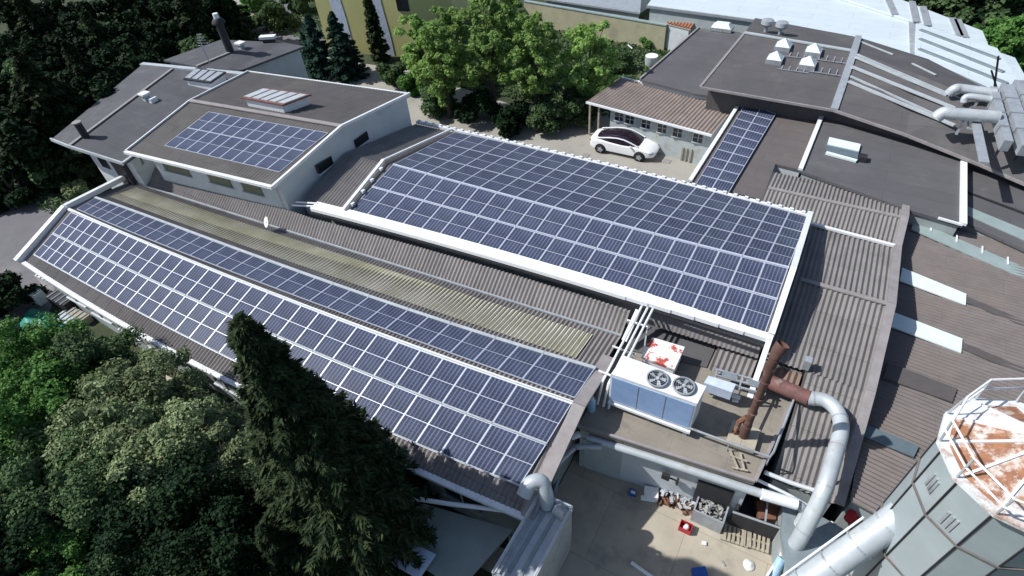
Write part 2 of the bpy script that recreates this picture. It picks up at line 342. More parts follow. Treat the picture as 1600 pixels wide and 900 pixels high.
# translucent strip lying in the far slope
sa=rail([(186,304),(300,347),(400,379),(600,430),(905,543)],3.85,2); 
def tr_a(t):
    x=-36.6+t*(30.4); y0=fold((x+37)/32).y; y1=vall((x+37.9)/32.8).y; w=.52+.0*t
    return V(x,y0+(y1-y0)*w,4.5-.9*w)
def tr_b(t):
    x=-36.6+t*(30.4); y0=fold((x+37)/32).y; y1=vall((x+37.9)/32.8).y; w=.9
    return V(x,y0+(y1-y0)*w,4.5-.9*w)
mb=MB(); corr(mb,tr_a,tr_b,.2,.038,30.4,dz=.02); mb.build('translucent_strip',M['trans'],H1,True)
mb=MB()
for f,dz,w_,hh in ((eave,-.02,.22,.16),): 
    for i in range(N): mb.bar(f(i/N,dz),f((i+1)/N+.0005,dz),w_,hh)
mb.build('gutter',M['white'],H1)
mb=MB()
for i in range(N): mb.bar(fold(i/N,.05),fold((i+1)/N,.05),.16,.05)
mb.build('ridge_cap',M['white'],H1)
mb=MB()
for i in range(N): mb.bar(vall(i/N,.06,0),vall((i+1)/N,.06,0),.1,.1)
mb.build('valley_pipe',M['gal'],H1)
mb=MB(); a,b,c=V(-37.4,eave(0).y-.15,3.2),V(-37.15,fold(0).y,4.62),V(-38.0,vall(0).y+.6,3.95)
mb.bar(a,b,.32,.3); mb.bar(b,c,.26,.3); mb.build('verge_trim',M['white'],H1)
mb=MB(); a,b,c=V(-5.02,eave(1).y,3.13),V(-4.98,fold(1).y,4.55),V(-5.0,vall(1).y-1.6,4.0)
mb.bar(a,b,.5,.14); mb.bar(b,c,.5,.14); mb.build('verge_trim',M['flash'],H1)
# ---- windows on the near long wall
for i,x in enumerate(np.arange(-34,-7,2.6)):
    t=(x+37.3)/32.2; y=eave(t).y+ins-.01
    mb=MB(); mb.box((x,y,1.7),(1.7,.08,.9)); wn=mb.build('window',M['win'],H1)
    mb=MB(); mb.box((x,y-.05,1.2),(1.9,.16,.08)); mb.box((x,y-.05,1.7),(.06,.06,.9)); mb.build('frame',M['wallp'],wn)
# ================= MAIN HALL
XL,XR=-23.95,.45
me_=rail([(500,326),(548.7,334),(773,398),(1011,468),(1192,524)],4.8,2,-23.0,XR)
mr_=rail([(616,260),(829,317.5),(940,346),(1052,375),(1163,405.5),(1228,420)],5.7,2,XL,XR)
mt_=rail([(668,197),(690,203),(711.5,208.7),(900,251),(1052,288),(1175,319),(1262.5,342)],4.3,2,XL,XR)
H2=thing('factory_hall','central factory hall whose gabled roof carries the widest solar array beside the road','factory hall',(-11,22,0))
def me2(t): return me_((t*(XR-XL)+XL+23.0)/(XR+23.0))
mb=MB(); corr(mb,me2,mr_,.2,.038,XR-XL); mb.build('roof_slope',M['roofcor2'],H2,True)
mb=MB(); corr(mb,mr_,mt_,.2,.038,XR-XL); mb.build('roof_slope',M['roofcor2'],H2,True)
mb=MB(); pts=[me2(i/N,) for i in range(N+1)]; pts=[V(min(p.x,XR-.15),p.y+.1,4.68) for p in pts]
up=[mt_(i/N) for i in range(N,-1,-1)]; up=[V(min(p.x,XR-.15),p.y-.15,4.2) for p in up]
mb.wall(pts+[V(XR-.15,mr_(1).y,5.6)]+up+[V(XL,mr_(0).y,5.6)]); mb.build('wall',M['wallg'],H2)
# broad bright flashing along the lower edge
mb=MB()
def me3(t,dz,dy): return me_(t,dz,dy)
for i in range(N*2):
    t0,t1=i/(N*2),(i+1)/(N*2)
    w0=.44-.25*max(0,(t0-.72)/.28)
    mb.bar(me3(t0,.1,-.12),me3(t1+.0004,.1,-.12),w0*1.45,.2)
mb.build('roof_flashing',M['whitebright'],H2)
mb=MB()
for i in range(N*2):
    t0,t1=i/(N*2),(i+1)/(N*2)
    mb.bar(me3(t0,-.12,-.42),me3(t1,-.12,-.42),.12,.1)
mb.build('gutter',M['dark'],H2)
mb=MB(); 
mb.bar(V(XR,me2(1).y-2.2,3.55),V(XR,me2(1).y,4.95),.2,.3); mb.bar(V(XR,me2(1).y,4.95),V(XR,mr_(1).y,5.85),.24,.34); mb.bar(V(XR,mr_(1).y,5.85),V(XR,mt_(1).y+.1,4.5),.24,.34)
mb.build('verge_trim',M['white'],H2)
mb=MB(); 
for i in range(N*2): 
    mb.bar(mt_(i/24,.12,.1),mt_((i+1)/24+.0005,.12,.1),.2,.16)
for i in range(44):
    p=mt_(i/44+.01,.24,.1); mb.box(p,(.18,.12,.12))
mb.build('eave_trim',M['white'],H2)
mb=MB(); 
x=-21.1; q=lambda f,dz=0:V(x,f((x-XL)/(XR-XL)).y,f(0).z+dz)
mb.bar(q(me2,.25),q(mr_,.25),.18,.14); mb.bar(q(mr_,.25),q(mt_,.22),.1,.1)
mb.build('cable_tray',M['white'],H2)
mb=MB(); x=-21.15
for s in (.15,.4,.62,.85): 
    a=me2((x-XL)/(XR-XL)); b=mr_((x-XL)/(XR-XL)); p=a.lerp(b,s); mb.box(p+V(.18,0,.18),(.3,.2,.14))
mb.build('bracket',M['white'],H2)
# ridge lamp-like vent cap by the shade
# lean-to roof between the valley and the central hall
le=vall
def lt_a(t): return vall(t,.0,0)
def lt_b(t):
    x=-37.9+32.8*t
    return V(x,me_((x+23.0)/(XR+23.0)).y-.5,4.35) if x>-23 else V(x,me_(0).y-.5,4.35)
mb=MB(); corr(mb,lt_a,lt_b,.2,.038,32.8); mb.build('lean_to_roof',M['roofcor'],H2,True)
mb=MB(); mb.bar(V(-4.85,vall(1).y-.3,3.75),V(-4.75,me_(.8).y-.5,4.5),.22,.16); mb.build('verge_trim',M['white'],H2)
# ================= RAIL PIPES between the halls (white frame of pipes)
pf=thing('pipe_run','bundle of white pipes running down between the long hall roof and the rooftop chiller','pipes',(-4.6,15,3))
for dx in (.25,.5,.72):
    mb=MB(); mb.tube([(-4.9+dx,17.3,4.75),(-4.9+dx,14.6,4.6),(-4.95+dx,12.9,4.3),(-4.95+dx,12.5,3.3)],.05,8); mb.build('pipe',M['white'],pf,True)
mb=MB()
for y in (13.2,14.6,16.2): mb.bar(V(-5.0,y,4.45),V(-4.0,y,4.45),.06); mb.bar(V(-4.1,y,3.2),V(-4.1,y,4.45),.06)
mb.build('bracket',M['white'],pf)
# ================= RIGHT HALL
H3=thing('factory_hall','narrow factory hall with bare brown corrugated roof right of the widest solar array','factory hall',(2.4,22,0))
prof=[(12.9,2.5),(17.2,3.85),(21.6,4.5),(26.9,3.65),(29.0,3.95),(31.2,3.6)]
def xl(y): return 2.05 if y<17.2 else .55
def xr_at(y): return 4.1+.4*(y-12.9)/18
for i in range(len(prof)-1):
    (y0,z0),(y1,z1)=prof[i],prof[i+1]
    xa0=2.05 if i==0 else (.5 if y0<26.9 else -2.0); xa1=xa0; 
    xb0=xr_at(y0); xb1=xr_at(y1)
    mb=MB(); dz=.0; sk_=-.25 if i>=3 else 0
    yy0=lambda x:y0+0.03*(4-x)*(i>=1)+(.0 if i<3 else .12*(0.6-min(x,.6)))
    yy1=lambda x:y1+0.03*(4-x)
    corr(mb,lin((xa0,y0,z0),(xb0,y0,z0)),lin((xa1,y1+.02,z1),(xb1,y1+.02,z1)),.2,.038,xb0-xa0)
    mb.build('roof_slope',M['roofcor2'],H3,True)
mb=MB(); mb.bar(V(.6,26.95,3.78),V(xr_at(27),26.8,3.76),.16,.12); mb.build('gutter',M['white'],H3)
mb=MB(); mb.bar(V(.9,21.65,4.56),V(xr_at(22),21.6,4.56),.22,.06); mb.bar(V(-1.9,29.0,3.96),V(xr_at(29),29.0,3.96),.22,.06); mb.build('ridge_cap',M['flash'],H3)
mb=MB()
for i in range(len(prof)-1):
    (y0,z0),(y1,z1)=prof[i],prof[i+1]; mb.bar(V(xr_at(y0)+.12,y0,z0+.08),V(xr_at(y1)+.12,y1,z1+.08),.34,.14)
mb.build('verge_trim',M['flash'],H3)
mb=MB(); mb.wall([V(.6,17.3,3.6),V(2.1,17.3,3.6),V(2.1,13.0,2.3),V(4.05,13.0,2.3),V(4.1,17.2,3.65),V(4.2,21.6,4.3),V(4.35,26.9,3.45),V(4.4,31.1,3.45),V(-1.9,31.1,3.45),V(-1.9,27.2,3.4),V(.6,27,3.45),V(.6,21.6,4.3)],cap=False); mb.build('wall',M['wallg'],H3)
# ================= FAR RIGHT HALL (ribs run the other way)
H4=thing('factory_hall','right-hand factory hall with fine-ribbed brown roof and bright white skylight strips','factory hall',(9,21,0))
XA,XB=4.45,17.5
def hz(x): return 3.0+.03*(x-XA)
mb=MB(); corr(mb,lin((XA,12.9,hz(XA)),(XA,30.2,hz(XA))),lin((XB,10.5,hz(XB)),(XB,30.2,hz(XB))),.19,.028,17.3); mb.build('roof_slope',M['roofbig'],H4,True)
mb=MB(); mb.wall([V(XA+.1,13.1,2.9),V(XB,10.8,3.2),V(XB,30.1,3.2),V(XA+.1,30.1,2.9)]); mb.build('wall',M['wallg'],H4)
def pstrip(q,z,m,name,par,th=.06):
    mb=MB(); mb.prism([P(x,y,z) for x,y in q],th); return mb.build(name,m,par)
def cstrip(q,z,m,name,par):
    a,b,c,d=[P(x,y,z) for x,y in q] # a-b top edge, d-c bottom edge ; ribs along a-b
    mb=MB(); corr(mb,lin(d,a),lin(c,b),.19,.028,(a-d).length); return mb.build(name,m,par,True)
for q in ([(1410,418),(1510,459),(1509,476),(1406,438)],[(1398,488),(1504,529),(1502,551),(1393,510)]):
    pstrip(q,3.17,M['skyl'],'skylight',H4)
pstrip([(1428,343),(1602,418),(1602,436),(1424,358)],3.17,M['teal'],'glazed_strip',H4)
mb=MB()
for i in range(5):
    x=1455+i*40; a=P(x,342+(x-1428)*.43+2,3.19); mb.box(a,(.06,.55,.05))
mb.build('glazing_bar',M['white'],H4)
for q in ([(1511,463),(1640,517),(1640,526),(1510,472)],[(1505,535),(1640,590),(1640,601),(1503,545)],[(1388,566),(1496,607),(1488,628),(1380,590)]):
    pstrip(q,3.16,M['darkst'],'dark_strip',H4)
pstrip([(1356,664),(1436,697),(1428,714),(1350,682)],3.16,M['glassgrey'],'glazed_strip',H4)
# connecting flat roof below (lower right courtyard roof)
B5=thing('low_building','low flat grey roofed annex between the bare brown roofs and the big silo','annex',(4,11.5,0))
mb=MB(); mb.prism([V(2.6,12.8,1.9),V(9.5,11.7,1.9),V(9.5,9,1.9),V(3.6,9.2,1.9),V(2.8,11.3,1.9)],.2); mb.build('roof',M['galdark'],B5)
mb=MB(); mb.wall([V(2.7,12.7,1.72),V(9.4,11.6,1.72),V(9.4,9.1,1.72),V(3.65,9.3,1.72),V(2.9,11.3,1.72)]); mb.build('wall',M['wallg'],B5)
mb=MB(); a=P(1310,770,1.95);b=P(1350,778,1.95); mb.bar(a,b,.07,.06); mb.build('trim',M['white'],B5)
# ================= CARPORT-ARRAY ROOF and dark flat roofs
def bld(name,label,cat,quad,z,m,wallm=None,th=.16,drop=None):
    pts=[P(x,y,(z[i] if isinstance(z,(list,tuple)) else z)) for i,(x,y) in enumerate(quad)]
    c=sum(pts,V(0,0,0))/len(pts); t=thing(name,label,cat,(c.x,c.y,0))
    mb=MB(); mb.prism(pts,th); mb.build('roof',m,t)
    ip=[p+(c-p)*.03 for p in pts]; ip=[V(p.x,p.y,q.z-th-.01) for p,q in zip(ip,pts)]
    mb=MB(); mb.wall(ip); mb.build('wall',wallm or M['wallg'],t); return t,pts
T6,p6=bld('roof_building','flat brown roofed building with two columns of solar panels beside the car','factory wing',[(1162,152),(1284,182),(1252,266),(1212,256),(1190,312),(1078,284)],3.6,M['brownroof'],M['wallp'])
mb=MB(); mb.bar(p6[0]+V(0,0,.06),p6[5]+V(0,0,.06),.22,.14); mb.bar(p6[0]+V(0,0,.06),p6[1]+V(0,0,.06),.1,.1); mb.build('edge_trim',M['white'],T6)
T7,p7=bld('roof_building','flat dark grey roof right of the two-column solar array, with a pale skylight in it','factory wing',[(1286,176),(1505,243),(1504,352),(1420,328),(1250,266)],3.9,M['greyroof'])
mb=MB(); mb.bar(p7[0]+V(0,0,.06),p7[4]+V(0,0,.06),.24,.14); mb.bar(p7[1]+V(0,0,.06),p7[2]+V(0,0,.06),.28,.16); mb.bar(p7[0].lerp(p7[1],.62)+V(0,0,.05),p7[1]+V(0,0,.05),.16,.12); mb.bar(p7[2]+V(0,0,.02),p7[2].lerp(p7[3],.45)+V(0,0,.02),.1,.1); mb.build('edge_trim',M['white'],T7)
mb=MB()
for q in ([(1296,214),(1345,225),(1342,236),(1293,225)],[(1292,236),(1340,249),(1338,251.5),(1290,239)]): mb.prism([P(x,y,4.05) for x,y in q],.12)
sky_=mb.build('skylight',M['skyl'],T7)
mb=MB(); mb.prism([P(x,y,4.0) for x,y in [(1293,226),(1342,237),(1340,248),(1291,236)]],.1); mb.build('pane',M['glassgrey'],sky_)
mb=MB(); mb.box(P(1348,247,4.05),(.4,.5,.3)); mb.build('vent',M['dark'],T7)
T8,p8=bld('roof_building','dark flat roof area at the right edge, under the metal filter boxes','factory wing',[(1505,247),(1526,252),(1680,290),(1690,430),(1505,345)],3.45,M['greyroof'])
mb=MB(); mb.prism([P(x,y,3.5) for x,y in [(1509,321),(1640,375),(1640,392),(1508,334)]],.05); mb.build('glazed_strip',M['teal'],T8)
mb=MB(); mb.bar(P(1508,299,3.5),P(1650,352,3.5),.1,.08); mb.build('gutter',M['dark'],T8)
# ================= UPPER HALL (gable with light strips)
U=thing('factory_hall','large dark roofed factory hall at the back with dome skylights and long pale strips','factory hall',(0,41,0))
ue=[P(1094,136,5.0),P(1303,172,4.9),P(1415,210,4.6),P(1534,258,4.1),P(1700,330,3.8)]
ur=[P(1163,52,5.9),P(1334,81,5.9),P(1436,117,5.9),P(1540,160,5.9),P(1680,215,5.9)]
uf=[P(1180,28,5.0),P(1341,58,5.0),P(1450,92,5.0),P(1555,146,5.0),P(1680,190,5.0)]
mb=MB()
for i in range(4):
    for A_,B_ in ((ue,ur),(ur,uf)):
        mb.prism([A_[i],A_[i+1],B_[i+1],B_[i]],.14)
mb.build('roof',M['darkroof'],U)
mb=MB(); mb.wall([V(p.x+(.4 if i==0 else 0),p.y+.8,p.z-.1) for i,p in enumerate(ue)]+[V(p.x,p.y-.3,4.84) for p in uf[::-1]]); mb.build('wall',M['darkst'],U)  # dark wall colour also stands in for the shadow under the eave
mb=MB(); mb.bar(ur[0]+V(0,0,.06),ur[1]+V(0,0,.06),.3,.08); mb.build('ridge_cap',M['duct'],U)
mb=MB(); mb.bar(ue[1]+V(0,0,.06),ur[1]+V(0,0,.06),.42,.12); mb.bar(ur[1]+V(0,0,.06),uf[1]+V(0,0,.06),.42,.12); mb.build('cross_flashing',M['gal'],U)
mb=MB()
def interp(pa,pb,s): return pa.lerp(pb,s)
def upt(px,py,zz):
    return P(px,py,zz)
for (a,b,wd) in (((1338,88),(1500,158),.1),((1336,92),(1478,152),.16),((1330,107),(1490,172),.22),((1328,122),(1462,183),.1),((1325,130),(1490,199),.22)):
    pa=upt(*a,5.88);pb=upt(*b,5.88)
    def zf(p):  # height of the near slope at that point
        y0=35.3+(p.x+.0)*-.2; return 0
    # place on slope: iterate height
    def onroof(px,py):
        z=5.6
        for _ in range(8):
            p=P(px,py,z)
            def zat(L,x):
                for i in range(len(L)-1):
                    if L[i].x<=x<=L[i+1].x: return L[i].z+(L[i+1].z-L[i].z)*(x-L[i].x)/(L[i+1].x-L[i].x)
                return L[-1].z if x>L[0].x else L[0].z
            # y of eave / ridge at that x (piecewise linear)
            def yat(L,x):
                for i in range(len(L)-1):
                    if L[i].x<=x<=L[i+1].x: return L[i].y+(L[i+1].y-L[i].y)*(x-L[i].x)/(L[i+1].x-L[i].x)
                return L[-1].y
            ze=zat(ue,p.x)
            ye,yr,yf=yat(ue,p.x),yat(ur,p.x),yat(uf,p.x)
            z=ze+(5.9-ze)*(p.y-ye)/(yr-ye) if p.y<yr else 5.9-.9*(p.y-yr)/(yf-yr)
        return P(px,py,z)
    pa=onroof(*a);pb=onroof(*b); mb.bar(pa+V(0,0,.12),pb+V(0,0,.12),wd,.1)
for a,b in (((1345,66),(1395,86)),((1425,100),(1462,118))):
    mb.bar(onroof(*a)+V(0,0,.04),onroof(*b)+V(0,0,.04),.12,.05)
mb.build('pale_strip',M['duct'],U)
mb=MB(); a=P(1524,184,5.55);b=P(1537,257,5.05); mb.bar(onroof(1522,184)+V(0,0,.06),onroof(1537,256)+V(0,0,.06),.4,.1); mb.build('cross_flashing',M['gal'],U)
mb=MB(); mb.bar(ue[0]+V(0,0,-.03),ue[1]+V(0,0,-.03),.12,.14); 
for i in range(1,4): mb.bar(ue[i]+V(0,0,-.03),ue[i+1]+V(0,0,-.03),.12,.14)
mb.bar(ue[0],ur[0],.16,.1)
mb.build('eave_trim',M['flash'],U)
# dome skylights (pyramids)
dl=('dome skylight at the front left of the four on the back roof','dome skylight at the back left of the four on the back roof','dome skylight at the front right of the four on the back roof','dome skylight at the back right of the four on the back roof')
for (px,py),lb in zip(((1210,96),(1223,76),(1261,104),(1270,84)),dl):
    c=onroof(px,py); t=thing('dome_skylight',lb,'skylight',tuple(c),'dome skylights on the back roof')
    mb=MB(); mb.box(c+V(0,0,.12),(1.0,1.0,.3)); mb.build('curb',M['gal'],t)
    mb=MB(); k=.46; b_=[c+V(sx*k,sy*k,.27) for sx,sy in((-1,-1),(1,-1),(1,1),(-1,1))]; mb.add(b_+[c+V(0,0,.72)],[(0,1,4),(1,2,4),(2,3,4),(3,0,4),(3,2,1,0)]); mb.build('dome',M['skyl'],t)
# louvred walkway grids beside the domes
for x0,y0 in ((1232,106),(1244,86),(1282,110),(1290,91)):
    mb=MB(); c=onroof(x0+8,y0+2)
    for k in range(4): mb.box(c+V(-.7+k*.45,0,.06),(.06,.8,.05))
    mb.box(c+V(0,-.4,.05),(1.9,.05,.04))
    t=mb.build('roof_grid',M['gal']); tag(t,{0:'thin metal bar grid on the back roof, '}.get(0)+{1232:'front left of the four',1244:'back left of the four',1282:'front right of the four',1290:'back right of the four'}[x0],'roof grid','bar grids between the dome skylights')
# dish antennas / ventilators behind
for px,py,lb in ((1196,50,'left of the two grey round dishes on the back roof ridge'),(1218,54,'right of the two grey round dishes on the back roof ridge')):
    c=onroof(px,py); t=thing('roof_ventilator',lb,'ventilator',tuple(c),'round ventilators on the back ridge')
    mb=MB(); mb.tube([c,c+V(0,0,.5)],.12,10); mb.build('stem',M['gal'],t,True)
    mb=MB(); mb.tube([c+V(0,0,.45),c+V(0,0,.6),c+V(0,0,.85),c+V(0,0,.95)],[.3,.45,.42,.1],14); mb.build('cowl',M['gal'],t,True)
# flat grey roof left of it
T9,p9=bld('roof_building','flat grey bitumen roof behind the small tiled outbuilding','factory wing',[(1000,124),(1092,44),(1155,50),(1170,56),(1110,150),(1085,146)],3.7,M['greyroof'],M['wallp'])
mb=MB(); mb.bar(p9[0]+V(0,0,.05),p9[1]+V(0,0,.05),.14,.12); mb.build('edge_trim',M['flash'],T9)
c=P(1128,46,3.75); t=thing('dome_skylight','single flat white dome skylight at the back edge of the flat grey roof','skylight',tuple(c))
mb=MB(); mb.box(c+V(0,0,.12),(1.7,1.1,.25)); mb.build('curb',M['gal'],t)
mb=MB(); b_=[c+V(sx*.8,sy*.5,.25) for sx,sy in((-1,-1),(1,-1),(1,1),(-1,1))]; u_=[c+V(sx*.5,sy*.25,.55) for sx,sy in((-1,-1),(1,-1),(1,1),(-1,1))]; mb.add(b_+u_,[(0,1,5,4),(1,2,6,5),(2,3,7,6),(3,0,4,7),(4,5,6,7)]); mb.build('dome',M['skyl'],t)
# ================= white roofed halls at the back
W1,pw=bld('warehouse','white flat roofed warehouse at the top of the picture behind the dark roofs','warehouse',[(1010,10),(1182,33),(1428,93),(1424,20),(1290,-14),(1060,-60)],[3.7]*6,M['whiteroof'],M['wallb'])
mb=MB(); mb.bar(pw[2]+V(0,0,.05),pw[3]+V(0,0,.05),.5,.12); mb.bar(pw[0],pw[1],.14,.2); mb.bar(pw[1],pw[2],.14,.2); mb.build('edge_trim',M['gal'],W1)
W2,pw2=bld('warehouse','white ribbed warehouse roof with dark seams at the upper right','warehouse',[(1430,98),(1432,36),(1558,75),(1640,200),(1545,152)],4.2,M['whiteroof'],M['wallb'])
mb=MB()
for a,b in (((1438,46),(1562,92)),((1437,60),(1568,112)),((1436,76),(1574,130)),((1436,90),(1568,150))): mb.bar(P(*a,4.26),P(*b,4.26),.28,.06)
mb.build('seam',M['galdark'],W2)
W3,pw3=bld('warehouse','white roof panels split by grey gutters near the trees at the top right','warehouse',[(1300,-8),(1400,-4),(1535,48),(1545,72),(1432,34)],3.9,M['whiteroof'],M['wallb'])
mb=MB()
for a,b in (((1432,34),(1425,2)),((1450,40),(1442,10)),((1500,56),(1488,28)),((1508,58),(1496,30)),((1398,22),(1385,-8))): mb.bar(P(*a,3.96),P(*b,3.96),.5,.06)
mb.build('gutter',M['gal'],W3)
W4,pw4=bld('warehouse','bare white sheet roof at the right edge behind the metal filter boxes','warehouse',[(1545,76),(1586,90),(1625,160),(1660,230),(1600,215)],3.4,M['whiteroof'],M['wallb'])
# antenna mast
c=P(1552,150,4.2); t=thing('antenna_mast','thin dark crossed mast standing on the white ribbed roof','mast',tuple(c)); mb=MB(); mb.tube([P(1552,150,4.2),P(1560,88,7.2)],.06,6); mb.build('pole',M['dark'],t); mb=MB(); mb.tube([P(1562,152,4.2),P(1549,110,6.2)],.05,6); mb.build('strut',M['dark'],t)
# ================= CONCRETE LONG WALL at back + striped hall
wl=thing('boundary_wall','long low grey wall with teal coping behind the garden plot','wall',(-16,52,0))
mb=MB(); a,b=P(820,2,2.3),P(1042,40,2.3); 
mb.bar(a+V(0,0,-1.15),b+V(0,0,-1.15),.3,2.3); mb.build('wall',M['ochre'],wl)
mb=MB(); mb.bar(a+V(0,0,.05),b+V(0,0,.05),.4,.1); mb.build('coping',M['teal'],wl)
T10,_=bld('storage_hall','low striped metal roofed shed behind the long grey wall at the top','shed',[(850,-2),(1000,20),(1002,-4),(1060,-40),(880,-70)],1.7,M['gal'],M['wallb'])
# tool hut with red tile roof
hut=thing('garden_hut','tiny pale hut with red terracotta roof beside the flat grey roof','hut',tuple(P(1062,66,0)))
q=[P(1042,36,2.5),P(1079,45,2.5),P(1088,32,2.9),P(1050,26,2.9)]
def tile_roof(mb,a,b,c,d,pitch=.25,amp=.06,th=0): corr(mb,lin(a,b),lin(d,c),pitch,amp,(b-a).length)
mb=MB(); tile_roof(mb,*q,pitch=.3,amp=.07); mb.build('roof',M['tile'],hut,True)
mb=MB(); mb.prism([p-V(0,0,.08) for p in q],.08); mb.build('roof_board',M['wood'],hut)
c=sum(q,V(0,0,0))/4; mb=MB(); mb.wall([V(p.x+(c.x-p.x)*.15,p.y+(c.y-p.y)*.15,p.z-.15) for p in q]); mb.build('wall',M['wallp'],hut)
mb=MB(); mb.box(P(1060,60,1.0)+V(0,-.02,0),(.9,.06,1.8)); mb.build('door',M['gal'],hut)
# ================= SMALL OUTBUILDING behind the car
O=thing('outbuilding','low pale outbuilding with tan corrugated roof and small square windows behind the white car','outbuilding',(-11,38,0))
a,b=P(916,160,2.75),P(1112,212,2.75); c_,d_=P(1150,166,3.3),P(972,121,3.3)
mb=MB(); corr(mb,lin(a,b),lin(d_,c_),.27,.045,(b-a).length); mb.build('roof',M['tan'],O,True)
mb=MB(); mb.bar(a,b,.12,.14); mb.bar(d_,c_,.14,.12); mb.build('gutter',M['white'],O)
def on(t,off=0): return a.lerp(b,t)
w0=on(.19); w1=on(.99); 
mb=MB(); mb.wall([V(w0.x,w0.y+.55,2.68),V(w1.x,w1.y+.55,2.68),V(c_.x-.2,c_.y-.2,3.2),V(w0.x,d_.y-.2,3.2)]); mb.build('wall',M['wallb'],O)
mb=MB(); p=V(on(.0).x+.3,on(0).y+.6,0)
for s in(.02,.1): mb.box((on(s).x,on(s).y+.3,1.3),(.12,.12,2.6))
mb.build('post',M['wood'],O)
for s,wd in ((.27,.7),(.36,.7),(.495,.7),(.625,.7),(.745,.7),(.9,.7)):
    p=on(s); yy=p.y+.55
    mb=MB(); mb.box((p.x,yy-.005,2.02),(wd,.06,.62)); wn=mb.build('window',M['win'],O)
    mb=MB()
    mb.box((p.x,yy-.03,2.36),(wd+.12,.08,.05)); mb.box((p.x,yy-.03,1.68),(wd+.14,.14,.06)); mb.box((p.x,yy-.04,2.02),(.04,.04,.62)); mb.box((p.x,yy-.04,2.05),(wd,.04,.03))
    for sx in(-1,1): mb.box((p.x+sx*(wd/2+.03),yy-.03,2.02),(.05,.08,.7))
    mb.build('frame',M['wallp'],wn)
for s in (.80,.83,.865):
    p=on(s); mb=MB(); mb.box((p.x,p.y+.5,.55),(.1,.1,1.0+.1*random.random())); t=mb.build('wooden_post',M['wood'],off=None); tag(t,'short weathered wooden post leaning on the outbuilding wall behind the car, '+{.80:'left',.83:'middle',.865:'right'}[s]+' of three','post','short posts by the outbuilding wall')
def PX(px,py,x):
    d=CM.T@np.array([(px-800)/F,(py-450)/F,1.]); t=x/d[0]; return V(x,d[1]*t,H+d[2]*t)
def PY(px,py,y):
    d=CM.T@np.array([(px-800)/F,(py-450)/F,1.]); t=y/d[1]; return V(d[0]*t,y,H+d[2]*t)
# ================= HOUSES
HO=thing('house','white walled house with brown gabled roof carrying twenty solar panels and a raised skylight','house',(-28,19,0))
he=rail([(197,237),(427,292)],6.2); hr=rail([(297,158),(534,198)],7.25); hf=rail([(388,112),(520,128),(640,147)],6.4)
mb=MB(); corr(mb,he,hr,.2,.02,10.8); mb.build('roof_slope',M['house'],HO,True)
mb=MB(); corr(mb,hr,hf,.2,.02,10.8); mb.build('roof_slope',M['house'],HO,True)
mb=MB(); mb.prism([he(0,-.06),he(1,-.06),hr(1,-.06),hr(0,-.06)],.14); mb.prism([hr(0,-.06),hr(1,-.06),hf(1,-.06),hf(0,-.06)],.14); mb.build('roof_board',M['wallp'],HO)
mb=MB(); mb.bar(he(0,.0,-.06),he(1,0,-.06),.2,.16); mb.bar(hf(0),hf(1),.1,.12); mb.build('gutter',M['white'],HO)
mb=MB(); mb.bar(he(1,.04),hr(1,.04),.14,.16); mb.bar(hr(1,.04),hf(1,.04),.14,.16);mb.bar(he(0,.04),hr(0,.04),.08,.12); mb.bar(hr(0,.04),hf(0,.04),.08,.12); mb.build('verge_trim',M['white'],HO)
mb=MB(); mb.bar(hr(0,.05),hr(1,.05),.3,.06); mb.build('ridge_cap',M['flash'],HO)
WX=he(1).x-.12; WY=he(1).y+.45
GX=min(he(1).x,hr(1).x,hf(1).x)
xl_=he(0).x+.9
mb=MB(); mb.wall([V(xl_,he(0).y+.75,6.12),V(WX,WY,6.12),V(hr(1).x-.12,hr(1).y,7.03),V(hf(1).x-.12,hf(1).y-.25,6.2),V(hf(0).x+.4,hf(0).y-.3,6.2),V(hr(0).x+.3,hr(0).y,7.03)]); mb.build('wall',M['wallp'],HO)
fw0=V(xl_,he(0).y+.75,0); fw1=V(WX,WY,0)
def fwy(x): return fw0.y+(fw1.y-fw0.y)*(x-fw0.x)/(fw1.x-fw0.x)
for (a,b) in (((222,250),(248,262)),((274,262),(315,283)),((337,281),(374,303)),((382,290),(413,306))):
    pa=PY(*a,WY-.1); pb=PY(*b,WY-.1); x0,x1=pa.x,pb.x; zc=5.25; 
    xm=(x0+x1)/2; y=fwy(xm)
    mb=MB(); mb.box((xm,y-.01,zc),(abs(x1-x0),.1,.62),math.atan2(fw1.y-fw0.y,fw1.x-fw0.x)); wn=mb.build('window',M['winb'],HO)
    mb=MB(); mb.box((xm,y-.06,zc-.35),(abs(x1-x0)+.2,.2,.06),math.atan2(fw1.y-fw0.y,fw1.x-fw0.x)); mb.build('sill',M['wallp'],wn)
for (a,b) in (((488,247),(511,263)),((543,208),(562,222))):
    p=PX((a[0]+b[0])/2,(a[1]+b[1])/2,WX+.1)
    mb=MB(); mb.box((WX+.06+(.45 if p.y>20 else .25),p.y,p.z),(.5,1.15,.5)); wn=mb.build('window',M['win'],HO)
    mb=MB(); mb.box((WX+.1+(.45 if p.y>20 else .25),p.y,p.z-.3),(.5,1.3,.06)); mb.build('sill',M['wallp'],wn)
for px,py in ((416,300),(472,265)):
    p=PX(px,py,WX); y=p.y if px>450 else WY-.02; x=WX+.06 if px>450 else WX-.35
    mb=MB(); mb.tube([(x,y,6.1),(x,y,4.0)],.05,8); mb.build('downpipe',M['gal'],HO,True)
mb=MB(); mb.tube([(-24.2,15.9,4.9),(-22.9,16.35,4.9)],.05,8); mb.build('pipe',M['white'],H2,True); mb=MB(); mb.tube([(-24.1,16.1,5.0),(-22.9,16.5,5.0)],.05,8); mb.build('pipe',M['white'],H2,True)
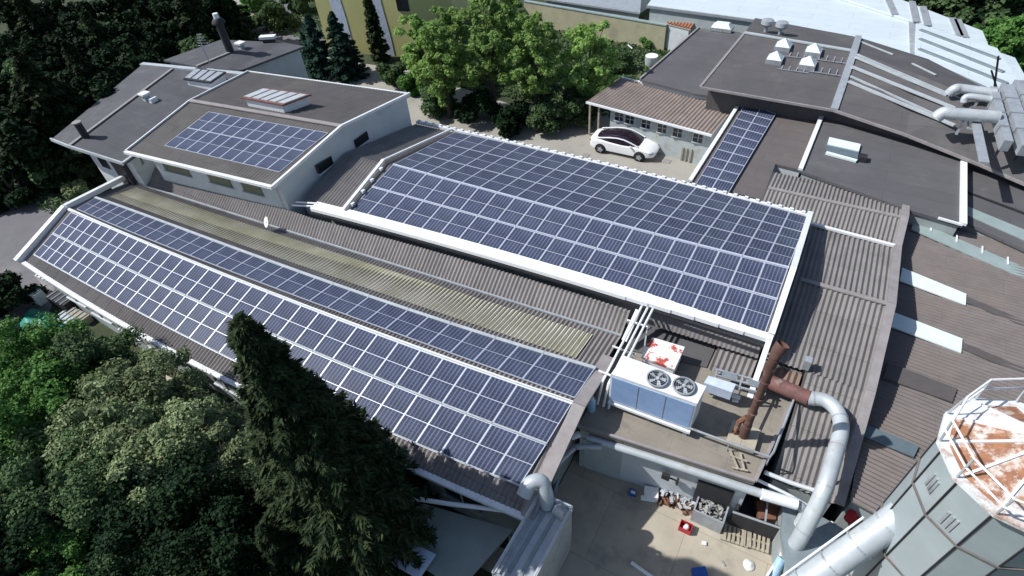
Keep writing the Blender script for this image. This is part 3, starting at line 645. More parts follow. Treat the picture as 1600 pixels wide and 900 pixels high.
# satellite dish
c=P(416,347,4.3); t=thing('satellite_dish','small white satellite dish below the house corner by the valley pipe','satellite dish',tuple(c))
mb=MB()
nrm=Vector((-.35,-.85,.5)).normalized(); u=nrm.cross(V(0,0,1)).normalized(); v=u.cross(nrm); vs=[];fs=[]
for i in range(5):
    r=.3*i/4
    for j in range(16):
        a=j*math.pi/8; vs.append(c+(u*math.cos(a)+v*math.sin(a))*r+nrm*(.35*r*r-.02))
for i in range(4):
    for j in range(16): fs.append((i*16+j,i*16+(j+1)%16,i*16+16+(j+1)%16,i*16+16+j))
vs2=[p-nrm*.03 for p in vs]; mb.add(vs+vs2,fs+[tuple(k+80 for k in f[::-1]) for f in fs]); mb.build('dish',M['whiteclean'],t,True)
mb=MB(); mb.tube([c,c-V(0,-.1,1.0)],.03,6); mb.tube([c-nrm*0,c+nrm*.35],.015,5); mb.build('bracket',M['gal'],t)
# lanterns
def lantern(quad,z,label,n=4):
    p=[P(x,y,z) for x,y in quad]; c=sum(p,V(0,0,0))/4
    t=thing('raised_skylight',label,'skylight',(c.x,c.y,z-.6))
    mb=MB(); mb.prism([q+(c-q)*.12-V(0,0,.1) for q in p],.55); mb.build('curb',M['white'],t)
    mb=MB(); mb.prism(p,.1); mb.build('frame',M['rustred'] if n==5 else M['dark'],t)
    mb=MB()
    for i in range(n):
        a=(i+.12)/n; b=(i+.88)/n
        A_=p[0].lerp(p[1],a).lerp(p[3].lerp(p[2],a),.1); B_=p[0].lerp(p[1],b).lerp(p[3].lerp(p[2],b),.1); C_=p[0].lerp(p[1],b).lerp(p[3].lerp(p[2],b),.9); D_=p[0].lerp(p[1],a).lerp(p[3].lerp(p[2],a),.9)
        mb.prism([q+V(0,0,.03) for q in (A_,B_,C_,D_)],.03)
    mb.build('pane',M['duct'] if n==5 else M['gal'],t); return t
lantern([(376,152),(441,164),(486,147),(413,137)],7.75,'raised skylight with reddish frame and pale panes on the house roof ridge',5)
H2o=thing('house','dark roofed house wing at the left with a light ridge line and white front wall','house',(-39,18,0))
def SL(q,zs): return [P(x,y,z) for (x,y),z in zip(q,zs)]
l1=SL([(80,218),(108,229),(270,108),(222,101)],[5.7,6.2,6.2,5.7]); l2=SL([(108,229),(193,256),(385,118),(270,108)],[6.2,5.75,5.75,6.2])
mb=MB(); mb.prism(l1,.12); mb.prism(l2,.12); mb.build('roof',M['slate'],H2o)
mb=MB(); mb.bar(l1[1]+V(0,0,.05),l1[2]+V(0,0,.05),.2,.06); mb.build('ridge_cap',M['flash'],H2o)
mb=MB(); mb.bar(l1[0],l1[1],.1,.2); mb.bar(l2[0],l2[1],.1,.2); mb.bar(l1[3]+V(0,0,.05),l2[2]+V(0,0,.1),.4,.14); mb.bar(l2[1]+V(0,0,.08),l2[2]+V(0,0,.08),.16,.08); mb.build('verge_trim',M['duct'],H2o)
cx=(l1[0]+l2[1]+l2[2]+l1[3])/4
wp=[V(l1[0].x+1.6,l1[0].y+.9,5.55),V(l2[1].x-.4,l2[1].y+.6,5.55),V(l2[2].x-.3,l2[2].y-.4,5.55),V(l1[3].x+.8,l1[3].y-.4,5.55)]
mb=MB(); mb.wall(wp); mb.build('wall',M['wallp'],H2o)
xm=(wp[0].x*.72+wp[1].x*.28); mb=MB(); mb.box((xm,wp[0].y*.72+wp[1].y*.28-.01,4.5),(.9,.12,1.2)); wn=mb.build('window',M['win'],H2o)
mb=MB(); mb.box((xm+2.6,wp[1].y-.1,4.0),(1.3,.3,2.6)); mb.build('door_recess',M['dark'],H2o)
lantern([(286,123),(328,129),(353,112),(306,106)],6.5,'raised skylight with four pale panes on the dark house wing',4)
c=P(135,215,6.15); t=thing('chimney_pot','short dark metal chimney at the low end of the house wing ridge','chimney',tuple(c)); mb=MB(); mb.tube([c-V(0,0,.2),c+V(0,0,1.0)],.22,12); mb.build('shaft',M['dark'],t,True); mb=MB(); mb.disc(c+V(0,0,1.0),.27,.08); mb.build('collar',M['flash'],t)
c=P(231,158,6.05); t=thing('roof_vent','small white square vent in the middle of the house wing roof','vent',tuple(c)); mb=MB(); mb.box(c+V(0,0,.25),(.4,.4,.5)); mb.build('body',M['duct'],t); mb=MB(); mb.box(c+V(0,0,.55),(.6,.6,.1)); mb.box(c+V(.55,.1,.15),(.3,.5,.3)); mb.build('cap',M['white'],t)
H3o=thing('house','rear house wing with dark low gable roof, chimney and pale gable wall','house',(-42,28,0))
r1=SL([(255,94),(308,104),(366,80),(345,62)],[5.6,6.0,6.0,5.6]); r2=SL([(308,104),(352,119),(476,72),(440,66),(366,80)],[6.0,5.6,5.6,5.7,6.0]); 
mb=MB(); mb.prism(r1,.14); mb.prism(r2,.14); mb.prism(SL([(366,80),(440,66),(345,62)],[6,5.7,5.6]),.14); mb.build('roof',M['slate'],H3o)
mb=MB(); mb.bar(r1[1]+V(0,0,.05),r1[2]+V(0,0,.05),.22,.08); mb.build('ridge_cap',M['flash'],H3o)
q=[r1[0],r2[1],r2[2],r1[3]]; c=sum(q,V(0,0,0))/4; mb=MB(); mb.wall([V(p.x+(c.x-p.x)*.08,p.y+(c.y-p.y)*.08,5.4) for p in q]); mb.build('wall',M['wallp'],H3o)
c=P(361,83,5.9); t=thing('chimney','tall black chimney with white cap on the rear house wing','chimney',tuple(c)); mb=MB(); mb.tube([c-V(0,0,.2),c+V(0,0,2.3)],.3,12); mb.build('shaft',M['dark'],t,True); mb=MB(); mb.tube([c+V(0,0,2.3),c+V(0,0,2.4),c+V(0,0,2.65)],[.5,.5,.3],12); mb.build('cap',M['dark'],t,True); mb=MB(); mb.tube([c+V(0,0,2.6),c+V(0,0,3.0)],.2,10); mb.build('cowl',M['white'],t,True)
c=P(378,76,5.9); t=thing('roof_vent','small white vent right beside the tall black chimney','vent',tuple(c)); mb=MB(); mb.box(c+V(0,0,.15),(.4,.4,.5)); mb.build('body',M['duct'],t); mb=MB(); mb.box(c+V(0,0,.45),(.7,.6,.12)); mb.build('cap',M['white'],t)
c=P(421,66,5.7); t=thing('roof_vent','long white vent box at the far end of the rear house wing','vent',tuple(c)); mb=MB(); mb.box(c+V(0,0,.15),(.9,.4,.4),.5); mb.build('body',M['dark'],t); mb=MB(); mb.box(c+V(0,0,.42),(1.3,.55,.2),.5); mb.build('cap',M['white'],t)
c=P(330,104,6); t=thing('aerial','thin rooftop aerial rising behind the small raised skylight','aerial',tuple(c)); mb=MB(); mb.tube([c,c+V(0,0,2.4)],.04,6); mb.build('mast',M['gal'],t); mb=MB()
for k in range(5): mb.bar(c+V(-.5+.1*k,.0,1.5+.2*k),c+V(.5-.1*k,.3,1.5+.2*k),.04)
mb.build('element',M['gal'],t)
# yellow building
YB=thing('apartment_building','tall yellow building with wavy pale blue vertical bands at the top','building',(-42,48,0))
ya=P(515,82,0); yb=P(655,89,0); dy=(yb-ya).normalized(); ny=V(-dy.y,dy.x,0)
mb=MB(); mb.wall([ya+V(0,0,11),yb+V(0,0,11),yb+ny*10+V(0,0,11),ya+ny*10+V(0,0,11)]); mb.build('wall',M['yellow'],YB)
for s in (.22,.66):
    vs=[];fs=[]; L=(yb-ya).length
    for k in range(23):
        z=k*.5; o=.16*math.sin(z*.5+s*2)
        for e in (-.62,.62):
            p=ya+dy*(L*s+o+e)-ny*.04+V(0,0,z); vs.append(p); 
    mb=MB(); mb.add(vs,[(2*k,2*k+1,2*k+3,2*k+2) for k in range(22)]); mb.build('painted_band',M['paleblue'],YB)
for z in (5.0,8.0): mb=MB(); mb.box(ya+dy*(L*.93)+V(0,0,z),(1.2,.2,1.3),math.atan2(dy.y,dy.x)); mb.build('window',M['win'],YB)
# ================= SOLAR PANELS
def panel(c00,c10,c11,c01,label,group,gm,lift=.1,mid=True,tilt=0):
    c=(c00+c10+c11+c01)/4
    nrm=(c10-c00).cross(c01-c00).normalized(); nrm=nrm if nrm.z>0 else -nrm
    t=thing('solar_panel',label,'solar panel',tuple(c+nrm*lift),group)
    q=[p+nrm*(lift) for p in (c00,c10,c11,c01)]
    def at(u,v): return q[0].lerp(q[1],u).lerp(q[3].lerp(q[2],u),v)
    wu=.03/max(.3,(q[1]-q[0]).length); wv=.03/(q[3]-q[0]).length; g_=.004
    mb=MB(); o=[at(g_,g_),at(1-g_,g_),at(1-g_,1-g_),at(g_,1-g_)]; i_=[at(wu,wv),at(1-wu,wv),at(1-wu,1-wv),at(wu,1-wv)]
    up=nrm*.012; dn=-nrm*.04
    vs=[p+up for p in o]+[p+up for p in i_]+[p+dn for p in o]+[p+dn for p in i_]
    fs=[]
    for k in range(4):
        n_=(k+1)%4; fs+=[(k,n_,n_+4,k+4),(k,k+8,n_+8,n_),(k+4,n_+4,n_+12,k+12)]
    mb.add(vs,fs)
    if mid: 
        for uu in (0,): 
            a=at(wu,.5-.006);b=at(1-wu,.5-.006);c_=at(1-wu,.5+.006);d=at(wu,.5+.006); mb.prism([p+nrm*.006 for p in (a,b,c_,d)],.01)
    mb.build('frame',M['alu'],t)
    gq=[at(wu,wv),at(1-wu,wv),at(1-wu,1-wv),at(wu,1-wv)]
    mb=MB(); mb.add(gq+[p-nrm*.02 for p in gq],[(0,1,2,3),(7,6,5,4),(0,4,5,1),(1,5,6,2),(2,6,7,3),(3,7,4,0)]); ob=mb.build('cells',gm,t)
    uvl=ob.data.uv_layers.new(name='UVMap'); uvc={0:(0,0),1:(1,0),2:(1,1),3:(0,1)}
    for pl in ob.data.polygons:
        for li in pl.loop_indices: uvl.data[li].uv=uvc[ob.data.loops[li].vertex_index%4]
    return t
def array(railA,railB,n,fmt,group,gm,lift=.1,mid=True):
    for i in range(n):
        a,b=i/n,(i+1)/n
        panel(railA(a),railA(b),railB(b),railB(a),fmt.format(NUM[i]),group,gm,lift,mid)
i_bot=irail([(0,54,400),(1,64,405),(3,87,416.6),(5,110,430),(7,137,446),(12,216.5,488.6),(14,254,509),(16,296,531),(18,342.5,553.4),(19,368,564.5),(26,580,664),(28,651.5,697),(29,689,711),(30,728.6,727),(31,770,743.5),(32,809,760)],3.4,32)
i_mid=irail([(0,83,365.6),(1,95,372),(3,118,383),(5,143,395),(8,186,415),(12,252,446),(15,311,473),(17,357.5,494),(20,433,527.5),(22,490,550),(24,551.5,577),(26,620.5,605.5),(28,693,635),(29,731,649),(30,770.6,665),(31,811,679),(32,849.5,693.4)],3.95,32)
i_fold=irail([(0,114,332),(1,123,339),(3,149,347),(5,174,359),(8,219,378),(10,253,391),(12,290,405.5),(15,350,430.4),(18,418.4,458),(20,470.5,478.6),(22,529,502),(24,592,524.5),(26,660.4,550),(28,734,575.5),(30,810.5,604),(32,890,629.5)],4.45,32)
i_fu=irail([(0,120,328),(1,131,333.6),(3,156,345),(5,183,355),(7,211,368),(10,259,386),(13,315,408),(26,668,542.5),(28,743,568),(30,818,595),(32,894.5,623.5)],4.45,32)
i_top=irail([(0,150,310),(1,162,315.6),(3,189,325),(6,232,340),(9,280,358),(11,314,370),(27,738.5,520),(29,813.5,542.5),(31,890,566.5),(32,927.5,577)],4.2,32)
G1='solar panels on the long near hall roof'; G2='solar panels on the central hall roof'
array(i_bot,i_mid,32,'blue solar panel in the lowest row of the long near roof, {} from the left',G1,GL)
array(i_mid,i_fold,32,'blue solar panel in the middle row of the long near roof, {} from the left',G1,GL)
array(i_fu,i_top,32,'blue solar panel in the row behind the near roof ridge, {} from the left',G1,GL)
mb=MB()
for f_,w_ in ((i_mid,.07),(i_bot,.04),(i_top,.15),(i_fold,.04)):
    for i in range(16): mb.bar(f_(i/16,.13),f_((i+1)/16+.0005,.13),w_,.05)
rt=mb.build('panel_rail',M['duct'],H1)
def w2(a,b): return lambda t:a.lerp(b,t)
i0=irail([(0,548.7,330),(8,773.8,394),(15,1011,465),(17,1082,486),(20,1192,521.4)],4.8,20,2)
i1=irail([(0,583.6,296),(20,1210,468)],5.25,20,1)
i2=irail([(0,616.3,260),(3,692,281),(6,775,303),(9,864,327),(12,961,353),(15,1052,375),(18,1163,405.5),(20,1228,420)],5.7,20,2)
i3=irail([(0,653.6,239),(20,1240,390.6)],5.25,20,1)
i4=irail([(0,686.3,223.8),(20,1247.5,365.4)],4.8,20,1)
i5=irail([(0,711.5,208.7),(20,1262.5,342)],4.35,20,1)
def mix(f_,g_,s): return lambda t,dz=0.: f_(t,dz).lerp(g_(t,dz),s)
i1=mix(i0,i2,.5); i5b=irail([(0,711.5,208.7),(10,975,268),(20,1262.5,342)],4.35,20,2); i5=i5b; i3=mix(i2,i5,1/3); i4=mix(i2,i5,2/3)
for a_,b_,nm,gm in ((i0,i1,'lowest row',GL),(i1,i2,'second row up',GL),(i2,i3,'first row past the ridge',GG),(i3,i4,'middle row past the ridge',GG),(i4,i5,'roadside row',GG)):
    array(a_,b_,20,'solar panel, '+nm+' of the central hall roof, {} from the left',G2,gm)
mb=MB()
for f_,w_ in ((i1,.06),(i2,.1)):
    for i in range(10): mb.bar(f_(i/10,.13),f_((i+1)/10+.001,.13),w_,.05)
mb.build('panel_rail',M['alu'],H2)
for side,(A_,B_) in (('lower',(((258,229),(437.8,270.7)),((294.4,201.3),(477.2,237.9)))),('upper',(((294.4,201.3),(477.2,237.9)),((327.2,176),(513.8,209.2))))):
    za,zb=(6.37,6.72) if side=='lower' else (6.72,7.08)
    fa=w2(P(*A_[0],za),P(*A_[1],za)); fb=w2(P(*B_[0],zb),P(*B_[1],zb))
    array(fa,fb,10,'solar panel in the '+side+' row on the house roof, {} from the left','solar panels on the house roof',GL,.08)
ca,cb,cc,cd=P(1163,166,3.62),P(1212,180,3.62),P(1138,304,3.62),P(1086,291,3.62)
for s,sd in ((0,'left'),(1,'right')):
    for i in range(10):
        A_=lambda u,v: ca.lerp(cb,u).lerp(cd.lerp(cc,u),v)
        u0,u1=s*.5,s*.5+.5; panel(A_(u0,(i+1)/10),A_(u1,(i+1)/10),A_(u1,i/10),A_(u0,i/10),'solar panel, %s column of the narrow roof beside the car, %s from far end'%(sd,NUM[i]),'solar panels on the narrow flat roof',GL,.12,False)
# ================= EQUIPMENT DECK
D=thing('plant_deck','flat beige roof deck in front of the central hall carrying the chiller and rusty chimney','roof deck',(-1.6,14.5,0))
dp=[V(-5.0,11.3,3.2),V(1.45,12.03,3.2),V(2.0,16.7,3.2),V(1.9,17.35,3.2),V(-4.9,17.3,3.2)]
mb=MB(); mb.prism(dp,.22); mb.build('roof',M['beige'],D)
mb=MB(); mb.wall([V(-4.95,11.42,2.97),V(1.38,12.14,2.97),V(1.9,16.7,2.97),V(1.8,17.3,2.97),V(-4.9,17.25,2.97)]); mb.build('wall',M['wallp'],D)
mb=MB(); mb.bar(dp[0]+V(0,0,.06),dp[1]+V(0,0,.06),.1,.1); mb.bar(dp[1]+V(0,0,.07),dp[2]+V(0,0,.07),.12,.12); mb.build('edge_trim',M['flash'],D)
mb=MB(); mb.prism([P(x,y,3.26) for x,y in ((1008,501),(1121,536),(1104,574),(975,545))],.05); mb.build('membrane',M['greyroof'],D)
mb=MB(); mb.bar(P(1005,499,3.45),P(1122,535,3.45),.1,.1); mb.build('edge_trim',M['white'],D)
q=[P(x,y,3.45) for x,y in ((1124,537),(1186,556),(1168,602),(1108,578))]; mb=MB(); corr(mb,lin(q[3],q[2]),lin(q[0],q[1]),.22,.04,1.6); mb.build('corrugated_patch',M['roofcor2'],D,True)
q=[P(x,y,3.5) for x,y in ((1190,555),(1256,576),(1244,612),(1176,592))]; mb=MB(); corr(mb,lin(q[3],q[2]),lin(q[0],q[1]),.26,.04,1.9); mb.build('corrugated_patch',M['roofred'],D,True)
# strip of corrugated roof between white gutter and deck
q=[P(1015,482,4.4),P(1190,530,4.4),P(1184,560,3.7),P(1008,505,3.7)]; mb=MB(); corr(mb,lin(q[3],q[2]),lin(q[0],q[1]),.2,.03,5); mb.build('corrugated_strip',M['roofcor2'],D,True)
# doors and dark plinth on front wall
mb=MB(); mb.box((.35,11.98,1.0),(1.3,.1,2.0),.113); mb.build('door',M['dark'],D)
mb=MB(); mb.box((-4.0,11.5,1.2),(1.6,.08,2.2),.113); mb.build('door',M['wallb'],D)
# chiller
A=thing('chiller','white rooftop chiller with two dark fans and a long blue front','chiller',(-2.7,13.2,3.2))
mb=MB(); q=[V(-4.3,12.66,5.3),V(-1.12,12.78,5.3),V(-1.05,13.66,5.3),V(-4.2,13.68,5.3)]
mb.prism(q,.09); mb.build('top',M['whiteclean'],A)
mb=MB(); mb.prism([V(p.x+(-.02 if p.x<-3 else -.02),p.y,5.205) for p in q],1.7); mb.build('casing',M['white'],A)
mb=MB(); mb.prism([V(-4.24,12.64,5.15),V(-1.2,12.755,5.15),V(-1.2,12.9,5.15),V(-4.24,12.9,5.15)],1.5); coil=mb.build('coil',M['blue'],A)
mb=MB()
for k in (1,2): mb.box((-4.24+3.04*k/3,12.64+.115*k/3-.005,4.4),(.016,.02,1.45))
mb.box((-2.72,12.69,3.7),(3.04,.03,.05),.037)
mb.build('panel_joint',M['gal'],coil)
mb=MB()
for x in (-4.1,-2.7,-1.3): 
    for y in(12.8,13.55): mb.box((x,y,3.35),(.12,.12,.3))
mb.build('foot',M['gal'],A)
mb=MB(); mb.bar(V(-4.3,12.6,3.58),V(-1.1,12.7,3.58),.12,.12); mb.build('base_rail',M['white'],A)
for px,py in ((1027,592.5),(1068,604)):
    c=P(px,py,5.35); 
    mb=MB(); mb.tube([c,c+V(0,0,.02)],.36,28); fan=mb.build('fan',M['dark'],A)
    mb=MB()
    for k in range(28):
        a,b=2*math.pi*k/28,2*math.pi*(k+1)/28; mb.bar(c+V(.37*math.cos(a),.37*math.sin(a),.04),c+V(.37*math.cos(b),.37*math.sin(b),.04),.05,.07)
    for r in (.12,.2,.28):
        for k in range(24): a,b=2*math.pi*k/24,2*math.pi*(k+1)/24; mb.bar(c+V(r*math.cos(a),r*math.sin(a),.09),c+V(r*math.cos(b),r*math.sin(b),.09),.008)
    mb.build('guard',M['gal'],fan)
    mb=MB()
    for k in range(5):
        a=2*math.pi*k/5; d=V(math.cos(a),math.sin(a),0); s=V(-d.y,d.x,0); mb.add([c+d*.06+V(0,0,.05),c+d*.3-s*.02+V(0,0,.035),c+d*.31+s*.13+V(0,0,.06),c+d*.12+s*.09+V(0,0,.07)],[(0,1,2,3)])
    mb.disc(c+V(0,0,.03),.07,.06); mb.build('blade',M['duct'],fan)
mb=MB(); mb.prism([P(x,y,4.2) for x,y in ((1100,598),(1107,587),(1150,600),(1144,613))],.5); t=mb.build('duct_box',M['paleblue']); tag(t,'pale blue duct box at the right end of the white chiller','duct box')
# peeling unit
R=thing('condenser_box','low white box with peeling red patches behind the chiller','condenser',tuple(P(1035,560,3.3)))
q=[P(x,y,4.15) for x,y in ((1002,557),(1019,527),(1070,542),(1054,577))]; mb=MB(); mb.prism(q,.1); mb.build('lid',M['redwhite'],R); c=sum(q,V(0,0,0))/4
mb=MB(); mb.prism([p+(c-p)*.06-V(0,0,.101) for p in q],.7); mb.build('body',M['white'],R)
mb=MB()
for p in q: mb.box(p+(c-p)*.1+V(0,0,-.85),(.1,.1,.16))
mb.build('foot',M['dark'],R)
# blue bottles
c=P(924,640,3.2); t=thing('gas_bottle','light blue gas bottle standing at the left edge of the deck','gas bottle',tuple(c)); mb=MB(); mb.tube([c,c+V(0,0,.6),c+V(0,0,.68),c+V(0,0,.74)],[.16,.16,.12,.06],14); mb.build('cylinder',M['skyblue'],t,True); mb=MB(); mb.disc(c+V(0,0,.72),.09,.1); mb.build('valve',M['white'],t)
# rust chimney
cb_=P(1160,684,3.25); ct=P(1210,560,8.0); C_=thing('chimney','tall rusty steel chimney standing on the beige deck','chimney',tuple(cb_))
pth=[cb_.lerp(ct,s) for s in np.linspace(0,1,9)]; mb=MB(); mb.tube(pth,[.2,.17,.14,.13,.13,.135,.145,.155,.165],18); sh=mb.build('shaft',M['rustd'],C_,True)
mb=MB()
for s in (.18,.36,.55,.75): p=cb_.lerp(ct,s); mb.tube([p-V(0,0,.03),p+V(0,0,.03)],.165,18)
mb.build('band',M['rustred'],sh)
mb=MB(); e0=ct; e1=ct+V(.02,.1,.25); e2=ct+V(.1,.22,.5); 
k=18; mb.tube([e0,e1,e2],[.165,.2,.22],18,False); mb.tube([e2,e1],[.205,.17],18,False); mb.build('mouth',M['rustd'],C_,True)
mb=MB(); mb.tube([e1+V(.01,.03,.07),e1+V(.012,.035,.08)],.17,18); mb.build('flue',M['black'],C_)
mb=MB(); mb.box(cb_+V(0,0,.08),(1.0,1.0,.2)); mb.build('plinth',M['conc'],C_)
mb=MB(); mb.tube([cb_+V(-.3,-.05,0),cb_+V(-.28,0,.9),cb_+V(-.1,0,1.3)],.1,8); mb.build('side_pipe',M['rust'],C_,True)
# handrails & frames on deck
R2=thing('deck_rail','low grey tube rail bent around the chimney end of the deck','railing',(0,14,3.2))
mb=MB(); pts=[P(x,y,3.75) for x,y in ((1075,668),(1140,692),(1203,714),(1209,706),(1243,618),(1238,609),(1205,598),(1198,603),(1170,660))]; mb.tube(pts,.045,8); mb.build('tube',M['gal'],R2,True)
mb=MB()
for p in (pts[0],pts[1],pts[2],pts[4],pts[7]): mb.tube([p,V(p.x,p.y,3.2)],.03,6)
mb.build('post',M['gal'],R2)
R3=thing('steel_stand','galvanised pipe stand with dark panels beside the rusty chimney','stand',tuple(P(1150,600,3.2)))
mb=MB()
for yy in (0,9,18): mb.bar(P(1118,577+yy,4.0),P(1196,598+yy,4.0),.07)
for xx in (1120,1160,1194): mb.bar(P(xx,578+(xx-1118)*.27,4.0),P(xx-6,598+(xx-1118)*.27,4.0),.06)
for xx in (1120,1158,1190): p=P(xx,596+(xx-1118)*.27,4.0); mb.bar(p,V(p.x,p.y,3.2),.06)
mb.build('frame',M['gal'],R3)
mb=MB()
for xx in (1130,1172): mb.prism([P(xx,576+(xx-1118)*.27,4.05),P(xx+22,582+(xx-1118)*.27,4.05),P(xx+19,590+(xx-1118)*.27,4.05),P(xx-3,584+(xx-1118)*.27,4.05)],.05)
mb.build('panel',M['galdark'],R3)
for px,py,lb in ((1110,613,'left'),(1148,627,'right')):
    c=P(px,py,3.22); t=thing('valve_set','small pair of white valves on the deck under the pipe stand, '+lb+' of two','valve',tuple(c),'white valves on the deck'); mb=MB(); mb.tube([c,c+V(0,0,.35)],.05,8); mb.build('stem',M['dark'],t); mb=MB(); mb.tube([c+V(-.15,0,.3),c+V(.15,0,.32)],.09,10); mb.tube([c+V(-.1,-.1,.15),c+V(.12,-.05,.15)],.07,10); mb.build('body',M['whiteclean'],t,True)
# scaffold scrap on deck
c=P(1152,722,3.2); t=thing('trestle','small folded wooden trestle lying at the front edge of the deck','trestle',tuple(c)); mb=MB()
for a,b in (((-.35,.3),(.1,-.35)),((.0,.35),(.3,-.3)),((-.3,.1),(.3,.1)),((-.1,-.35),(.4,-.25))): mb.bar(c+V(a[0],a[1],.08),c+V(b[0],b[1],.12),.06)
mb.build('frame',M['wood'],t)
# ================= BIG DUCTS
def smooth(pts,n=6):
    o=[]; 
    for i in range(len(pts)-1):
        p0=pts[max(i-1,0)];p1=pts[i];p2=pts[i+1];p3=pts[min(i+2,len(pts)-1)]
        for k in range(n):
            t=k/n; o.append(.5*((2*p1)+(p2-p0)*t+(2*p0-5*p1+4*p2-p3)*t*t+(3*p1-p0-3*p2+p3)*t**3))
    o.append(pts[-1]); return o
def pth3(l): return [P(x,y,z) for x,y,z in l]
BD=thing('exhaust_duct','large pale round duct curving from the deck down over the bare corrugated roof','duct',tuple(P(1245,850,0)))
path=smooth(pth3([(1262,622,3.9),(1290,626,4.0),(1309,644,4.0),(1314,672,4.0),(1304,712,3.95),(1290,758,3.8),(1274,795,3.2),(1250,840,2.2),(1238,858,1.5)]))
mb=MB(); mb.tube(path,.265,20); mb.build('tube',M['duct'],BD,True)
mb=MB()
for k in (2,14,22,30,40): 
    p,q=path[k],path[k+1]; mb.tube([p,p+(q-p).normalized()*.05],.283,20)
mb.build('joint_ring',M['gal'],BD)
mb=MB(); mb.tube(smooth(pth3([(1185,590,3.8),(1225,606,3.85),(1264,622.5,3.9)])),.29,18); mb.build('rusty_tube',M['rustred'],BD,True)
mb=MB(); 
for p in (path[12],path[26]): mb.bar(p,V(p.x,p.y,2.6),.1)
mb.build('support',M['dark'],BD)
c=P(1250,592,3.2); t=thing('junction_box','small grey junction box on a post beside the rusty duct end','junction box',tuple(c)); mb=MB(); mb.box(c+V(0,0,1.0),(.25,.3,.5)); mb.build('box',M['gal'],t); mb=MB(); mb.bar(c,c+V(0,0,.8),.08); mb.build('post',M['dark'],t)
mb=MB(); p=[P(1246,622,3.4),P(1250,650,3.0),P(1262,658,2.9)]; mb.tube(p,.04,6); t=mb.build('hose',M['gal']); tag(t,'thin bent metal hose below the junction box on the bare roof','hose')
FP=thing('front_pipe','long shiny pipe running along the wall below the front edge of the deck','pipe',tuple(P(1100,760,1)))
path=smooth(pth3([(918,684,2.75),(1000,709,2.75),(1090,738,2.75),(1180,768,2.7),(1240,787,2.6),(1256,798,2.4),(1246,822,1.8)]))
mb=MB(); mb.tube(path,.16,14); mb.build('tube',M['duct'],FP,True)
mb=MB(); mb.tube(smooth(pth3([(1190,772,2.78),(1245,788,2.66)])),.2,14); mb.build('sleeve',M['white'],FP,True)
FP2=thing('drain_pipe','thin white pipe crossing the corrugated roof right of the deck','pipe',tuple(P(1230,760,2)))
mb=MB(); mb.tube(pth3([(1195,738,3.0),(1235,754,2.7),(1278,768,2.6)]),.08,8); mb.tube(pth3([(1180,748,2.9),(1230,772,2.7),(1262,790,2.4)]),.06,8); mb.build('tube',M['white'],FP2,True)
# wall-side ducts left of the yard
FP3=thing('side_duct','grey pipe with a bend on the yard side of the long hall end wall','pipe',tuple(P(890,720,0)))
mb=MB(); mb.tube(smooth(pth3([(835,765,2.2),(862,735,2.4),(893,703,2.6),(905,698,2.7),(940,699,2.8)])),.12,10); mb.build('tube',M['gal'],FP3,True)
mb=MB(); mb.bar(P(880,712,2.6),P(846,790,1.2),.12); mb.bar(P(870,760,2.2),P(856,775,1.2),.5,.1); mb.build('bracket',M['galdark'],FP3)
c=P(902,680,3.0); mb=MB(); mb.tube([P(893,683,2.9),P(906,678,3.0)],.13,12); t=mb.build('floodlight',M['whiteclean']); tag(t,'small white floodlight tube under the left corner of the deck','floodlight')
# fan / cyclone machinery at duct foot
MC=thing('extractor_fan','rusty white extractor machinery where the curved duct meets the ground','machinery',tuple(P(1238,870,0)))
mb=MB(); c=P(1238,862,1.2); mb.tube([c-V(0,0,1.1),c,c+V(0,0,.35)],[.3,.45,.3],16); mb.build('housing',M['gal'],MC,True)
mb=MB(); c2=P(1232,878,1.0); mb.tube([c2+V(-.2,-.5,-.4),c2+V(0,0,.1),c2+V(.2,.2,.3)],[.16,.16,.12],12); mb.build('motor',M['duct'],MC,True)
mb=MB(); mb.tube(pth3([(1222,872,1.4),(1208,898,1.0),(1195,930,.8)]),.16,12); mb.build('pipe',M['skyblue'],MC,True)
mb=MB(); mb.box(P(1262,870,.6),(.6,.5,.5),.3); mb.box(P(1228,893,.5),(.4,.4,.6),.2); mb.build('gearbox',M['rust'],MC)
mb=MB(); mb.bar(P(1195,905,1.2),P(1243,830,1.2),.08); mb.bar(P(1205,912,.7),P(1258,842,.7),.08); mb.bar(P(1300,815,1.4),P(1292,842,1.2),.08); mb.build('frame',M['white'],MC)
mb=MB(); mb.tube([P(1258,862,1.5),P(1278,850,1.5)],.2,14); mb.build('drum',M['whiteclean'],MC,True)
mb=MB(); c=P(1326,811,1.95); mb.tube([c,c+V(0,0,.4)],.16,12); mb.box(c+V(.1,.1,.1),(.3,.2,.2)); t=mb.build('canister',M['red']); tag(t,'red canister on the grey annex roof beside the silo pipe','canister')
# ================= SILO
SC=V(5.75,10.2,0); SR=1.52; SZ=11.0; NS=12
SI=thing('silo','large grey twelve-sided steel silo with rust-stained railed top at the lower right','silo',tuple(SC))
def sp(k,r,z): a=2*math.pi*(k+.25)/NS; return V(SC.x+r*math.cos(a),SC.y+r*math.sin(a),z)
mb=MB(); bands=[0,2.0,4.4,6.8,9.2,SZ-.1]
for i in range(len(bands)-1):
    for k in range(NS): mb.add([sp(k,SR-.04,bands[i]),sp(k+1,SR-.04,bands[i]),sp(k+1,SR-.04,bands[i+1]),sp(k,SR-.04,bands[i+1])],[(0,1,2,3)])
mb.build('shell',M['silo'],SI)
mb=MB()
for k in range(NS):
    for i in range(1,len(bands)-1): mb.bar(sp(k,SR-.01,bands[i]),sp(k+1,SR-.01,bands[i]),.035,.05)
mb.build('ring_seam',M['seamm'],SI)
mb=MB()
for k in range(NS): mb.bar(sp(k,SR-.03,0),sp(k,SR-.03,SZ-.1),.035,.035)
mb.build('vertical_seam',M['dark'],SI)
mb=MB()
